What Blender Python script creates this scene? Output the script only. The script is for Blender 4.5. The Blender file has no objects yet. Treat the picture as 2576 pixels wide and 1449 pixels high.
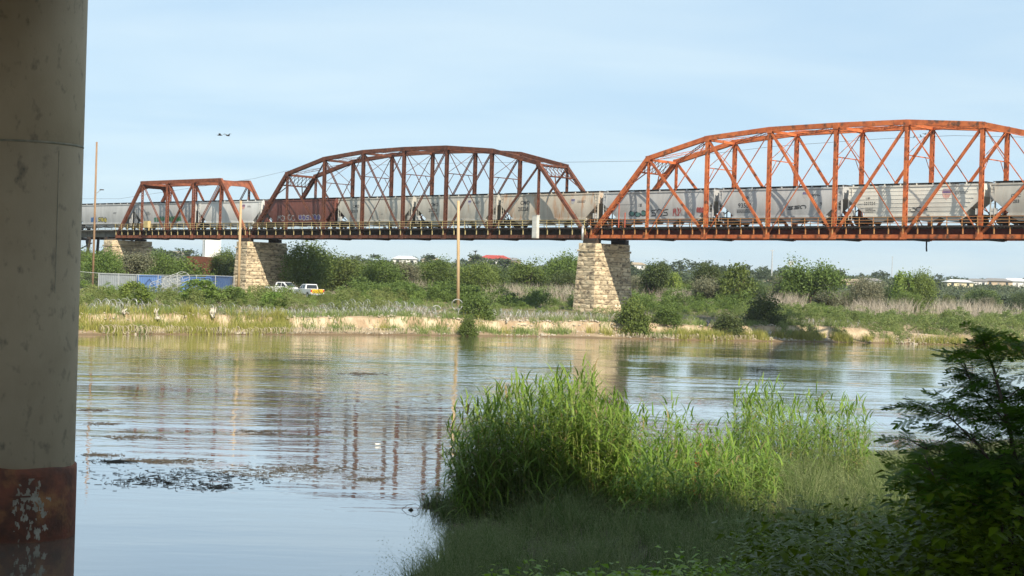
import bpy, math, random
import numpy as np
from mathutils import Vector, Matrix, noise
random.seed(7); rng = np.random.default_rng(7)
scn = bpy.context.scene
COL = scn.collection
# ------------------------------------------------------------------ camera
CAMZ = 5.6; FPX = 4091.0; PITCH = -0.0003; ROLL = 0.0288       # focal length in pixels of a 2576 x 1449 picture
cd = bpy.data.cameras.new('camera'); cam = bpy.data.objects.new('camera', cd); COL.objects.link(cam)
cd.sensor_width = 36.0; cd.lens = 36.0 * FPX / 2576.0; cd.clip_start = 0.1; cd.clip_end = 20000
_F = Vector((0, math.cos(PITCH), math.sin(PITCH))); _X = Vector((1, 0, 0)); _Z = Vector((0, -math.sin(PITCH), math.cos(PITCH)))
_R = math.cos(ROLL) * _X + math.sin(ROLL) * _Z; _U = -math.sin(ROLL) * _X + math.cos(ROLL) * _Z
M = Matrix.Identity(4)
for i in range(3):
    M[i][0] = _R[i]; M[i][1] = _U[i]; M[i][2] = -_F[i]
M[2][3] = CAMZ
cam.matrix_world = M
scn.camera = cam
# ------------------------------------------------------------------ light
# railway bridge frame: local x = along the bridge (to the right, nearer), local y = across it (away)
PHI = 0.7458
BV = Vector((math.cos(PHI), -math.sin(PHI), 0)); NV = Vector((math.sin(PHI), math.cos(PHI), 0))
SUNV = (BV * 2.75 - NV * 1.08 + Vector((0, 0, 2.19))).normalized()
SUN_EL = math.asin(SUNV.z); SUN_AZ = math.atan2(SUNV.x, SUNV.y)
wd = bpy.data.worlds.new('World'); scn.world = wd; wd.use_nodes = True
nt = wd.node_tree; nt.nodes.clear()
sky = nt.nodes.new('ShaderNodeTexSky'); sky.sky_type = 'NISHITA'; sky.sun_disc = False
sky.sun_elevation = SUN_EL; sky.sun_rotation = SUN_AZ; sky.air_density = 1.0; sky.dust_density = 0.4; sky.ozone_density = 3.0; sky.altitude = 220
tc = nt.nodes.new('ShaderNodeTexCoord'); sep = nt.nodes.new('ShaderNodeSeparateXYZ')
nt.links.new(tc.outputs['Generated'], sep.inputs[0])
mz = nt.nodes.new('ShaderNodeMath'); mz.operation = 'MAXIMUM'; mz.inputs[1].default_value = 0.0
nt.links.new(sep.outputs['Z'], mz.inputs[0])
ma = nt.nodes.new('ShaderNodeMath'); ma.operation = 'ADD'; ma.inputs[1].default_value = 0.12
nt.links.new(mz.outputs[0], ma.inputs[0])
dv = nt.nodes.new('ShaderNodeVectorMath'); dv.operation = 'DIVIDE'
cmb = nt.nodes.new('ShaderNodeCombineXYZ')
for k in range(3): nt.links.new(ma.outputs[0], cmb.inputs[k])
nt.links.new(tc.outputs['Generated'], dv.inputs[0]); nt.links.new(cmb.outputs[0], dv.inputs[1])
mp = nt.nodes.new('ShaderNodeMapping'); mp.inputs['Scale'].default_value = (0.9, 1.5, 0.0); mp.inputs['Location'].default_value = (3.7, 1.9, 0)
nt.links.new(dv.outputs[0], mp.inputs[0])
cn = nt.nodes.new('ShaderNodeTexNoise'); cn.inputs['Scale'].default_value = 1.0; cn.inputs['Detail'].default_value = 6; cn.inputs['Roughness'].default_value = 0.5
cn.inputs['Distortion'].default_value = 0.35
nt.links.new(mp.outputs[0], cn.inputs['Vector'])
cr = nt.nodes.new('ShaderNodeValToRGB'); cr.color_ramp.elements[0].position = 0.36; cr.color_ramp.elements[0].color = (0.0,) * 3 + (1,)
cr.color_ramp.elements[1].position = 0.66; cr.color_ramp.elements[1].color = (1.0,) * 3 + (1,)
nt.links.new(cn.outputs['Fac'], cr.inputs[0])
ct = nt.nodes.new('ShaderNodeMixRGB'); ct.inputs[1].default_value = (4.05, 5.5, 6.75, 1); ct.inputs[2].default_value = (5.05, 6.25, 7.0, 1)
nt.links.new(cr.outputs[0], ct.inputs[0])
mx = nt.nodes.new('ShaderNodeMixRGB'); mx.inputs[0].default_value = 0.80
nt.links.new(ct.outputs[0], mx.inputs[2]); nt.links.new(sky.outputs[0], mx.inputs[1])
bgn = nt.nodes.new('ShaderNodeBackground'); bgn.inputs[1].default_value = 0.10
nt.links.new(mx.outputs[0], bgn.inputs[0])
wo = nt.nodes.new('ShaderNodeOutputWorld'); nt.links.new(bgn.outputs[0], wo.inputs[0])
sl = bpy.data.lights.new('sun', 'SUN'); sl.energy = 4.8; sl.angle = math.radians(0.53); sl.color = (1.0, 0.90, 0.74)
so = bpy.data.objects.new('sun', sl); COL.objects.link(so)
so.rotation_euler = (-SUNV).to_track_quat('-Z', 'Y').to_euler(); so.location = (60, -80, 90)
vs = scn.view_settings; vs.view_transform = 'Standard'; vs.look = 'None'; vs.gamma = 1; vs.use_curve_mapping = False; vs.exposure = 0.50

# ------------------------------------------------------------------ helpers
def ray(px, py):
    a = (px - 1288.0) / FPX; c = -(py - 724.5) / FPX
    return _F + _R * a + _U * c
def atY(px, py, D):
    v = ray(px, py); return Vector((0, 0, CAMZ)) + v * (D / v.y)
def atZ(px, py, z=0.0):
    v = ray(px, py); return Vector((0, 0, CAMZ)) + v * ((z - CAMZ) / v.z)
_o3 = Vector((10.1026, 210.0, 0))
def atT(px, py, t):                       # the vertical plane parallel to the railway, t metres behind its near truss
    v = ray(px, py); o = _o3 + NV * t; return Vector((0, 0, CAMZ)) + v * (o.dot(NV) / v.dot(NV))
def brw(s, t, z=0.0): return _o3 + BV * s + NV * t + Vector((0, 0, z))

def tag(o, label=None, cat=None, group=None, kind=None):
    if label: o['label'] = label
    if cat: o['category'] = cat
    if group: o['group'] = group
    if kind: o['kind'] = kind
    return o
def empty(name, loc=(0, 0, 0), rz=0.0, label=None, cat=None, group=None):
    o = bpy.data.objects.new(name, None); COL.objects.link(o); o.location = loc; o.rotation_euler = (0, 0, rz)
    o.empty_display_size = 0.2
    return tag(o, label, cat, group)
def link(name, me, parent=None, loc=None):
    o = bpy.data.objects.new(name, me); COL.objects.link(o)
    if parent is not None: o.parent = parent
    if loc is not None: o.location = loc
    return o
def np_mesh(name, V, Q, mat, tint=None, smooth=False):
    V = np.asarray(V, np.float32); Q = np.asarray(Q, np.int32); k = Q.shape[1]
    me = bpy.data.meshes.new(name); me.vertices.add(len(V)); me.vertices.foreach_set('co', V.ravel())
    me.loops.add(Q.size); me.loops.foreach_set('vertex_index', Q.ravel())
    me.polygons.add(len(Q)); me.polygons.foreach_set('loop_start', np.arange(0, Q.size, k, dtype=np.int32))
    me.polygons.foreach_set('loop_total', np.full(len(Q), k, np.int32))
    if smooth: me.polygons.foreach_set('use_smooth', np.ones(len(Q), bool))
    if tint is not None:
        a = me.attributes.new('tint', 'FLOAT', 'POINT'); a.data.foreach_set('value', np.asarray(tint, np.float32))
    me.materials.append(mat); me.update(calc_edges=True); return me
class MB:
    def __init__(s): s.v = []; s.f = []
    def add(s, vs, fs):
        n = len(s.v); s.v += [tuple(v) for v in vs]; s.f += [tuple(n + i for i in f) for f in fs]; return s
    def box(s, x0, x1, y0, y1, z0, z1):
        return s.add([(x0,y0,z0),(x1,y0,z0),(x1,y1,z0),(x0,y1,z0),(x0,y0,z1),(x1,y0,z1),(x1,y1,z1),(x0,y1,z1)],
                     [(3,2,1,0),(4,5,6,7),(0,1,5,4),(1,2,6,5),(2,3,7,6),(3,0,4,7)])
    def beam(s, p0, p1, w, h, up=(0, 0, 1)):           # w across, h along 'up'
        p0 = Vector(p0); p1 = Vector(p1); d = (p1 - p0).normalized(); u = Vector(up); u = u - d * u.dot(d)
        if u.length < 1e-4: u = Vector((1, 0, 0)) - d * d.x
        u.normalize(); sd = d.cross(u)
        vs = []
        for p in (p0, p1):
            for a, b in ((-1, -1), (1, -1), (1, 1), (-1, 1)): vs.append(p + sd * (a * w / 2) + u * (b * h / 2))
        return s.add(vs, [(3,2,1,0),(4,5,6,7),(0,1,5,4),(1,2,6,5),(2,3,7,6),(3,0,4,7)])
    def tube(s, pts, r, n=6, cap=True):
        pts = [Vector(p) for p in pts]; rs = r if isinstance(r, (list, tuple)) else [r] * len(pts); vs = []; fs = []
        for i, p in enumerate(pts):
            d = (pts[min(i + 1, len(pts) - 1)] - pts[max(i - 1, 0)]).normalized()
            a = d.cross(Vector((0, 0, 1)));
            if a.length < 1e-3: a = Vector((1, 0, 0))
            a.normalize(); b = d.cross(a)
            for k in range(n):
                t = 2 * math.pi * k / n; vs.append(p + a * (math.cos(t) * rs[i]) + b * (math.sin(t) * rs[i]))
        for i in range(len(pts) - 1):
            for k in range(n): fs.append((i*n+k, i*n+(k+1) % n, (i+1)*n+(k+1) % n, (i+1)*n+k))
        if cap: fs += [tuple(range(n - 1, -1, -1)), tuple((len(pts)-1)*n + k for k in range(n))]
        return s.add(vs, fs)
    def prism(s, poly, y0, y1):                        # polygon in xz, pulled along y
        n = len(poly); vs = [(x, y0, z) for x, z in poly] + [(x, y1, z) for x, z in poly]
        return s.add(vs, [tuple(range(n)), tuple(range(2*n-1, n-1, -1))] + [(i, n+i, n+(i+1) % n, (i+1) % n) for i in range(n)])
    def lathe(s, prof, n=24):
        m = len(prof); vs = []; fs = []
        for r, z in prof:
            for k in range(n): t = 2*math.pi*k/n; vs.append((r*math.cos(t), r*math.sin(t), z))
        for i in range(m-1):
            for k in range(n): fs.append((i*n+k, i*n+(k+1) % n, (i+1)*n+(k+1) % n, (i+1)*n+k))
        fs += [tuple(range(n-1, -1, -1)), tuple((m-1)*n+k for k in range(n))]
        return s.add(vs, fs)
    def mesh(s, name, mat, smooth=False):
        me = bpy.data.meshes.new(name); me.from_pydata(s.v, [], s.f); me.materials.append(mat)
        if smooth: me.polygons.foreach_set('use_smooth', [True]*len(me.polygons))
        me.update(); return me
    def build(s, name, mat, parent=None, loc=None, smooth=False): return link(name, s.mesh(name, mat, smooth), parent, loc)

# ------------------------------------------------------------------ materials
def _nt(name):
    m = bpy.data.materials.new(name); m.use_nodes = True; t = m.node_tree; p = t.nodes['Principled BSDF']; return m, t, p
def surf(name, c1, c2=None, scale=2.0, rough=0.7, lo=0.4, hi=0.6, bump=0.0, bscale=None, metal=0.0, stretch=(1, 1, 1), c3=None, spec=0.3, detail=5, coord='Object', objvar=0.0, sc3=None, lo3=0.6, hi3=0.7):
    m, t, p = _nt(name); N = t.nodes; L = t.links
    p.inputs['Roughness'].default_value = rough; p.inputs['Metallic'].default_value = metal; p.inputs['Specular IOR Level'].default_value = spec
    if c2 is None: c2 = tuple(x * 0.8 for x in c1)
    tcn = N.new('ShaderNodeTexCoord'); mpn = N.new('ShaderNodeMapping'); mpn.inputs['Scale'].default_value = stretch
    L.new(tcn.outputs[coord], mpn.inputs[0])
    def noisefac(sc, a, b, off):
        nz = N.new('ShaderNodeTexNoise'); nz.inputs['Scale'].default_value = sc; nz.inputs['Detail'].default_value = detail; nz.inputs['Roughness'].default_value = 0.6
        ad = N.new('ShaderNodeVectorMath'); ad.operation = 'ADD'; ad.inputs[1].default_value = (off, off*1.7, off*0.3)
        L.new(mpn.outputs[0], ad.inputs[0])
        if objvar:
            oi = N.new('ShaderNodeObjectInfo'); sc_ = N.new('ShaderNodeVectorMath'); sc_.operation = 'SCALE'; sc_.inputs['Scale'].default_value = 50
            cb = N.new('ShaderNodeCombineXYZ'); L.new(oi.outputs['Random'], cb.inputs[0]); L.new(oi.outputs['Random'], cb.inputs[1]); L.new(cb.outputs[0], sc_.inputs[0])
            a2 = N.new('ShaderNodeVectorMath'); L.new(ad.outputs[0], a2.inputs[0]); L.new(sc_.outputs[0], a2.inputs[1]); ad = a2
        L.new(ad.outputs[0], nz.inputs['Vector'])
        mr = N.new('ShaderNodeMapRange'); mr.inputs[1].default_value = a; mr.inputs[2].default_value = b; L.new(nz.outputs['Fac'], mr.inputs[0])
        return mr.outputs[0], nz
    f, nz = noisefac(scale, lo, hi, 0.0)
    mix = N.new('ShaderNodeMixRGB'); mix.inputs[1].default_value = (*c1, 1); mix.inputs[2].default_value = (*c2, 1); L.new(f, mix.inputs[0])
    out = mix.outputs[0]
    if c3 is not None:
        f3, _ = noisefac(sc3 or scale * 2.3, lo3, hi3, 17.0)
        m3 = N.new('ShaderNodeMixRGB'); m3.inputs[2].default_value = (*c3, 1); L.new(f3, m3.inputs[0]); L.new(out, m3.inputs[1]); out = m3.outputs[0]
    if objvar:
        oi = N.new('ShaderNodeObjectInfo'); mr = N.new('ShaderNodeMapRange'); mr.inputs[3].default_value = 1 - objvar; mr.inputs[4].default_value = 1 + objvar
        L.new(oi.outputs['Random'], mr.inputs[0]); hs = N.new('ShaderNodeHueSaturation'); L.new(mr.outputs[0], hs.inputs['Value']); L.new(out, hs.inputs['Color']); out = hs.outputs[0]
    L.new(out, p.inputs['Base Color'])
    if bump:
        nb = N.new('ShaderNodeTexNoise'); nb.inputs['Scale'].default_value = bscale or scale * 4; nb.inputs['Detail'].default_value = 4; L.new(mpn.outputs[0], nb.inputs['Vector'])
        bn = N.new('ShaderNodeBump'); bn.inputs['Strength'].default_value = bump; bn.inputs['Distance'].default_value = 0.05; L.new(nb.outputs['Fac'], bn.inputs['Height']); L.new(bn.outputs[0], p.inputs['Normal'])
    return m
def leafmat(name, c1, c2, trans=0.3, rough=0.55, objvar=0.12, dry=None):
    m, t, p = _nt(name); N = t.nodes; L = t.links
    at = N.new('ShaderNodeAttribute'); at.attribute_name = 'tint'
    mix = N.new('ShaderNodeMixRGB'); mix.inputs[1].default_value = (*c1, 1); mix.inputs[2].default_value = (*c2, 1); L.new(at.outputs['Fac'], mix.inputs[0])
    if dry:
        gt = N.new('ShaderNodeMath'); gt.operation = 'GREATER_THAN'; gt.inputs[1].default_value = 1.05; L.new(at.outputs['Fac'], gt.inputs[0]); md = N.new('ShaderNodeMixRGB'); md.inputs[2].default_value = (*dry, 1); L.new(gt.outputs[0], md.inputs[0]); L.new(mix.outputs[0], md.inputs[1]); mix = md
    oi = N.new('ShaderNodeObjectInfo'); mr = N.new('ShaderNodeMapRange'); mr.inputs[3].default_value = 1 - objvar; mr.inputs[4].default_value = 1 + objvar
    L.new(oi.outputs['Random'], mr.inputs[0]); hs = N.new('ShaderNodeHueSaturation'); L.new(mr.outputs[0], hs.inputs['Value']); L.new(mix.outputs[0], hs.inputs['Color'])
    mh = N.new('ShaderNodeMapRange'); mh.inputs[3].default_value = 0.5 - objvar * 0.12; mh.inputs[4].default_value = 0.5 + objvar * 0.12
    mu = N.new('ShaderNodeMath'); mu.operation = 'FRACT'; m7 = N.new('ShaderNodeMath'); m7.operation = 'MULTIPLY'; m7.inputs[1].default_value = 7.31
    L.new(oi.outputs['Random'], m7.inputs[0]); L.new(m7.outputs[0], mu.inputs[0]); L.new(mu.outputs[0], mh.inputs[0]); L.new(mh.outputs[0], hs.inputs['Hue'])
    L.new(hs.outputs[0], p.inputs['Base Color']); p.inputs['Roughness'].default_value = rough; p.inputs['Specular IOR Level'].default_value = 0.18
    if trans > 0:
        tr = N.new('ShaderNodeBsdfTranslucent'); L.new(hs.outputs[0], tr.inputs[0])
        ms = N.new('ShaderNodeMixShader'); ms.inputs[0].default_value = trans
        L.new(p.outputs[0], ms.inputs[1]); L.new(tr.outputs[0], ms.inputs[2]); L.new(ms.outputs[0], t.nodes['Material Output'].inputs['Surface'])
    return m
RUST_OR = surf('orange_rust_paint', (0.57, 0.16, 0.052), (0.40, 0.10, 0.036), 0.9, 0.75, 0.42, 0.62, 0.3, 9, c3=(0.13, 0.06, 0.035), sc3=1.1, lo3=0.53, hi3=0.66, objvar=0.10)
RUST_BR = surf('brown_rust_steel', (0.145, 0.054, 0.032), (0.085, 0.036, 0.024), 1.2, 0.8, 0.40, 0.62, 0.3, 9, c3=(0.27, 0.095, 0.045), sc3=2.0, lo3=0.58, hi3=0.70, objvar=0.10)
RUST_MID = surf('red_rust_steel', (0.25, 0.08, 0.04), (0.155, 0.052, 0.03), 1.2, 0.8, 0.40, 0.62, 0.3, 9, c3=(0.40, 0.15, 0.07), sc3=2.0, lo3=0.6, hi3=0.72, objvar=0.10)
DARKSTEEL = surf('dark_girder_steel', (0.035, 0.032, 0.028), (0.06, 0.04, 0.03), 2.0, 0.7)
REDGIRDER = surf('dark_red_girder', (0.16, 0.035, 0.02), (0.10, 0.025, 0.018), 1.4, 0.75)
YELLOW = surf('yellow_railing_paint', (0.58, 0.47, 0.23), (0.48, 0.37, 0.17), 3.0, 0.6, objvar=0.1)
TANRAIL = surf('tan_railing_paint', (0.50, 0.28, 0.11), (0.52, 0.20, 0.07), 1.5, 0.7, objvar=0.1)
TIE = surf('timber_tie', (0.05, 0.04, 0.03), (0.09, 0.075, 0.06), 3.0, 0.9)
RAILM = surf('rail_steel', (0.16, 0.10, 0.07), (0.1, 0.07, 0.05), 3.0, 0.5, metal=0.4)
STONE = surf('rock_faced_limestone', (0.66, 0.55, 0.38), (0.49, 0.38, 0.245), 0.9, 0.9, 0.38, 0.66, 0.9, 6, c3=(0.13, 0.10, 0.072), sc3=1.5, lo3=0.48, hi3=0.66, objvar=0.24)
MORTAR = surf('pier_mortar', (0.19, 0.14, 0.085), (0.12, 0.09, 0.06), 2.0, 0.95)
CONC = surf('pillar_concrete', (0.52, 0.415, 0.285), (0.41, 0.32, 0.215), 0.55, 0.85, 0.35, 0.68, 0.10, 30, stretch=(1.0, 1.0, 0.62), c3=(0.17, 0.15, 0.115), sc3=4.5, lo3=0.57, hi3=0.78)
SEAMC = surf('seam_grout', (0.25, 0.24, 0.18), (0.40, 0.345, 0.26), 3.0, 0.9, 0.4, 0.6)
CASING = surf('rusted_steel_casing', (0.24, 0.085, 0.05), (0.12, 0.055, 0.038), 1.6, 0.8, 0.4, 0.62, 0.5, 12, c3=(0.36, 0.17, 0.07), sc3=1.6, lo3=0.52, hi3=0.70)
SOIL = surf('bank_soil', (0.46, 0.335, 0.20), (0.36, 0.25, 0.145), 0.35, 0.95, bump=0.6, bscale=2.0, stretch=(1, 1, 2.5))
GALV = surf('galvanised_steel', (0.55, 0.56, 0.56), (0.45, 0.46, 0.46), 3.0, 0.45, metal=0.5)
WOODPOLE = surf('weathered_pole_wood', (0.30, 0.19, 0.11), (0.22, 0.14, 0.085), 2.0, 0.9, stretch=(4, 4, 0.4), objvar=0.1)
PALEPOLE = surf('pale_pole_wood', (0.52, 0.38, 0.22), (0.42, 0.29, 0.16), 2.0, 0.9, stretch=(4, 4, 0.4))
WIREM = surf('wire_metal', (0.12, 0.12, 0.13), None, 3.0, 0.6)
BLACK = surf('black_rubber', (0.015, 0.015, 0.016), (0.025, 0.024, 0.022), 3.0, 0.7)
GLASS = surf('dark_window_glass', (0.02, 0.025, 0.03), (0.03, 0.035, 0.04), 1.0, 0.08, spec=0.6)
BARK = surf('bark', (0.13, 0.10, 0.075), (0.08, 0.06, 0.045), 4.0, 0.95)

# ------------------------------------------------------------------ setting: water, banks, hills
_fs = [(-400, 150.0)] + [tuple(atZ(px, py)[:2]) for px, py in ((150, 843), (400, 841), (700, 842), (1000, 843), (1300, 846), (1500, 850), (1700, 855), (1900, 858), (2100, 861), (2300, 865), (2420, 868), (2576, 873))]
_fs[0] = (-400.0, _fs[1][1] - 60); _fs += [(_fs[-1][0] + 300, _fs[-1][1] + 210), (_fs[-1][0] + 3000, _fs[-1][1] + 1500)]
_fx = np.array([p[0] for p in _fs]); _fy = np.array([p[1] for p in _fs])
def shore(x): return float(np.interp(x, _fx, _fy))
def sm(a, b, x): x = min(1, max(0, (x - a) / (b - a))); return x * x * (3 - 2 * x)
def far_z(x, y):
    v = y - shore(x); n1 = noise.noise((x * 0.12, y * 0.12, 3.1)); n2 = noise.noise((x * 0.5, y * 0.5, 9.4))
    v2 = v + 0.9 * noise.noise((x * 0.22, 0.3, 5.5)) + 0.35 * n2
    ledge = 1.75 + 0.45 * noise.noise((x * 0.08, 7.7, 1.2)) - 0.5 * sm(30, 60, x)
    face0 = 3.2 + 1.0 * noise.noise((x * 0.15, 2.2, 8.8))
    z = -1.5 + 1.6 * sm(-4, 0.4, v2) + 0.45 * sm(0.0, face0, v2) + (ledge - 0.45) * sm(face0, face0 + 1.0 + 1.2 * sm(20, 50, x), v2) + 1.0 * sm(6, 24, v) + 0.5 * sm(24, 60, v) + 0.5 * sm(60, 300, v)
    if v > 6: z += 0.18 * n1 + 0.08 * n2
    if v > 250:
        hx = noise.noise((x * 0.0035, y * 0.0018, 4.0)); ridge = 10.5 + 3.5 * hx - 0.8 * sm(40, 220, x)
        z += ridge * sm(230, 560, v + 60 * noise.noise((x * 0.006, y * 0.004, 0.5)))
        if v > 900: z += 14 * sm(1000, 3000, v) * 0.3
    return z
xs = np.unique(np.concatenate([np.arange(-70, 110, 0.9), np.array([-6000, -4000, -2500, -1500, -1000, -700, -500, -380, -300, -240, -200, -170, -150, -130, -115, -100, -90, -80]), np.arange(110, 420, 8.0), np.array([440, 480, 520, 560, 620, 700, 800, 1000, 1300, 1700, 2500, 3500, 5000, 7000])]))
vv = np.concatenate([[-14, -9, -6], np.arange(-5, 9, 0.45), np.arange(9, 60, 2.0), np.geomspace(60, 9000, 60)])
NX, NVV = len(xs), len(vv)
V = np.zeros((NX, NVV, 3))
for i, x in enumerate(xs):
    s0 = shore(x)
    for j, v in enumerate(vv): V[i, j] = (x, s0 + v, far_z(x, s0 + v))
idx = np.arange(NX * NVV).reshape(NX, NVV)
Q = np.stack([idx[:-1, :-1], idx[1:, :-1], idx[1:, 1:], idx[:-1, 1:]], -1).reshape(-1, 4)
def groundmat():
    m, t, p = _nt('far_bank_ground'); N = t.nodes; L = t.links
    g = N.new('ShaderNodeNewGeometry'); sp = N.new('ShaderNodeSeparateXYZ'); L.new(g.outputs['Position'], sp.inputs[0])
    def nz(sc, det=5, stretch=(1, 1, 1)):
        mp_ = N.new('ShaderNodeMapping'); mp_.inputs['Scale'].default_value = stretch; L.new(g.outputs['Position'], mp_.inputs[0])
        n_ = N.new('ShaderNodeTexNoise'); n_.inputs['Scale'].default_value = sc; n_.inputs['Detail'].default_value = det; L.new(mp_.outputs[0], n_.inputs['Vector']); return n_.outputs['Fac']
    def ramp(f, a, b):
        r = N.new('ShaderNodeMapRange'); r.inputs[1].default_value = a; r.inputs[2].default_value = b; L.new(f, r.inputs[0]); return r.outputs[0]
    def mixc(f, a, b):
        x = N.new('ShaderNodeMixRGB')
        L.new(f, x.inputs[0])
        for k, c in ((1, a), (2, b)):
            if isinstance(c, tuple): x.inputs[k].default_value = (*c, 1)
            else: L.new(c, x.inputs[k])
        return x.outputs[0]
    soil = mixc(ramp(nz(0.35, 6, (1, 1, 3)), 0.35, 0.65), (0.43, 0.33, 0.215), (0.28, 0.20, 0.13))
    soil = mixc(ramp(nz(1.3, 6), 0.55, 0.75), soil, (0.56, 0.45, 0.29))
    sn = N.new('ShaderNodeSeparateXYZ'); L.new(g.outputs['Normal'], sn.inputs[0])
    soil = mixc(ramp(sn.outputs['Z'], 0.93, 0.72), soil, mixc(ramp(nz(0.8, 5, (1, 1, 0.4)), 0.42, 0.6), (0.54, 0.44, 0.30), (0.36, 0.26, 0.165)))
    scrub = mixc(ramp(nz(0.25, 6), 0.4, 0.6), (0.10, 0.105, 0.045), (0.26, 0.21, 0.135))
    hill = mixc(ramp(nz(0.035, 8), 0.52, 0.60), (0.055, 0.075, 0.03), (0.27, 0.21, 0.135))
    ma_ = N.new('ShaderNodeMath'); ma_.operation = 'MULTIPLY_ADD'; L.new(nz(0.6, 4), ma_.inputs[0]); ma_.inputs[1].default_value = 1.2; L.new(sp.outputs['Z'], ma_.inputs[2])
    c = mixc(ramp(ma_.outputs[0], 2.35, 2.75), soil, scrub)
    c = mixc(ramp(sp.outputs['Z'], 5.0, 6.5), c, hill)
    wet = N.new('ShaderNodeMapRange'); wet.inputs[1].default_value = 0.06; wet.inputs[2].default_value = 0.22; L.new(sp.outputs['Z'], wet.inputs[0])
    c = mixc(wet.outputs[0], (0.17, 0.12, 0.07), c)
    L.new(c, p.inputs['Base Color']); p.inputs['Roughness'].default_value = 0.95; p.inputs['Specular IOR Level'].default_value = 0.1
    b = N.new('ShaderNodeBump'); b.inputs['Strength'].default_value = 0.8; b.inputs['Distance'].default_value = 0.25; L.new(nz(1.6, 6), b.inputs['Height']); L.new(b.outputs[0], p.inputs['Normal'])
    return m
tag(link('far_bank_terrain', np_mesh('far_bank_terrain', V.reshape(-1, 3), Q, groundmat(), smooth=True)), kind='structure')

def watermat():
    m, t, p = _nt('river_water'); N = t.nodes; L = t.links
    g = N.new('ShaderNodeNewGeometry')
    def nz(sc, det, stretch, dist=0.0):
        mp_ = N.new('ShaderNodeMapping'); mp_.inputs['Scale'].default_value = stretch; mp_.inputs['Rotation'].default_value = (0, 0, math.radians(-8)); L.new(g.outputs['Position'], mp_.inputs[0])
        n_ = N.new('ShaderNodeTexNoise'); n_.inputs['Scale'].default_value = sc; n_.inputs['Detail'].default_value = det; n_.inputs['Distortion'].default_value = dist; L.new(mp_.outputs[0], n_.inputs['Vector']); return n_.outputs['Fac']
    p.inputs['Base Color'].default_value = (0.155, 0.125, 0.085, 1)
    mc = N.new('ShaderNodeMixRGB'); mc.inputs[1].default_value = (0.17, 0.155, 0.125, 1); mc.inputs[2].default_value = (0.125, 0.112, 0.09, 1); L.new(nz(0.05, 4, (0.5, 1.6, 1)), mc.inputs[0]); L.new(mc.outputs[0], p.inputs['Base Color'])
    p.inputs['Roughness'].default_value = 0.035; p.inputs['IOR'].default_value = 1.33; p.inputs['Specular IOR Level'].default_value = 0.5
    # calm pools and rippled streaks
    mk = N.new('ShaderNodeMapRange'); mk.inputs[1].default_value = 0.42; mk.inputs[2].default_value = 0.62; mk.inputs[3].default_value = 0.25; mk.inputs[4].default_value = 1.0
    L.new(nz(0.045, 3, (0.45, 1.5, 1), 0.6), mk.inputs[0])
    sy = N.new('ShaderNodeSeparateXYZ'); L.new(g.outputs['Position'], sy.inputs[0])
    yr = N.new('ShaderNodeMapRange'); yr.inputs[1].default_value = 40; yr.inputs[2].default_value = 58; yr.inputs[3].default_value = 0.16; yr.inputs[4].default_value = 1.0; L.new(sy.outputs['Y'], yr.inputs[0])
    mm = N.new('ShaderNodeMath'); mm.operation = 'MULTIPLY'; L.new(mk.outputs[0], mm.inputs[0]); L.new(yr.outputs[0], mm.inputs[1])
    a = nz(1.5, 3, (0.55, 1.3, 1), 0.3); b_ = nz(0.33, 2, (0.5, 1.5, 1), 0.4)
    s1 = N.new('ShaderNodeMath'); s1.operation = 'MULTIPLY'; s1.inputs[1].default_value = 2.6; L.new(b_, s1.inputs[0])
    ad = N.new('ShaderNodeMath'); ad.operation = 'ADD'; L.new(a, ad.inputs[0]); L.new(s1.outputs[0], ad.inputs[1])
    mh = N.new('ShaderNodeMath'); mh.operation = 'MULTIPLY'; L.new(ad.outputs[0], mh.inputs[0]); L.new(mm.outputs[0], mh.inputs[1])
    bn = N.new('ShaderNodeBump'); bn.inputs['Strength'].default_value = 1.0; bn.inputs['Distance'].default_value = 0.030; L.new(mh.outputs[0], bn.inputs['Height']); L.new(bn.outputs[0], p.inputs['Normal'])
    p.inputs['Coat Weight'].default_value = 1.0; p.inputs['Coat Roughness'].default_value = 0.03; p.inputs['Coat IOR'].default_value = 1.5; L.new(bn.outputs[0], p.inputs['Coat Normal'])   # extra coat layer, added to strengthen the sky's reflection
    return m
wb = MB(); wb.add([(-6000, -300, 0), (7000, -300, 0), (7000, 1500, 0), (-6000, 1500, 0)], [(0, 1, 2, 3)])
tag(wb.build('river_water', watermat()), kind='structure')

NSH = [(-400, -20), (-60, 4), (-25, 10), (-10, 19), (-4, 26.5), (-1.75, 31.5), (-0.9, 35.5), (-1.3, 38.5), (-2.3, 41.3), (-0.6, 44.5), (4, 48), (13, 59), (30, 76), (80, 104), (300, 190), (2000, 400)]
_nx = np.array(NSH)
def near_d(x, y):
    P = np.array((x, y)); A = _nx[:-1]; B = _nx[1:]; AB = B - A; t = np.clip(((P - A) * AB).sum(1) / (AB * AB).sum(1), 0, 1); C = A + AB * t[:, None]; dd = np.hypot(*(P - C).T); k = int(dd.argmin())
    cr_ = AB[k, 0] * (y - A[k, 1]) - AB[k, 1] * (x - A[k, 0]); return dd[k] * (-1 if cr_ > 0 else 1)
def near_z(x, y):
    d = near_d(x, y)
    if d < 0: return max(-1.2, 0.25 * d)
    return min(5.2, d * (0.08 + 0.12 * (1 - sm(0, 30, y)))) + 0.10 * noise.noise((x * 0.4, y * 0.4, 1)) * min(1, d / 3)
gx = np.concatenate([[-400, -200, -100, -60, -40, -30, -24, -20, -17], np.arange(-15, 26, 0.6), [28, 32, 38, 46, 60, 80, 110, 160, 240, 400, 900, 2000]])
gy = np.concatenate([[-300, -150, -80, -40, -25, -15, -8, -4], np.arange(0, 64, 0.6), [66, 70, 76, 84, 94, 106, 120, 150, 190, 240]])
V = np.zeros((len(gx), len(gy), 3))
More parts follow.
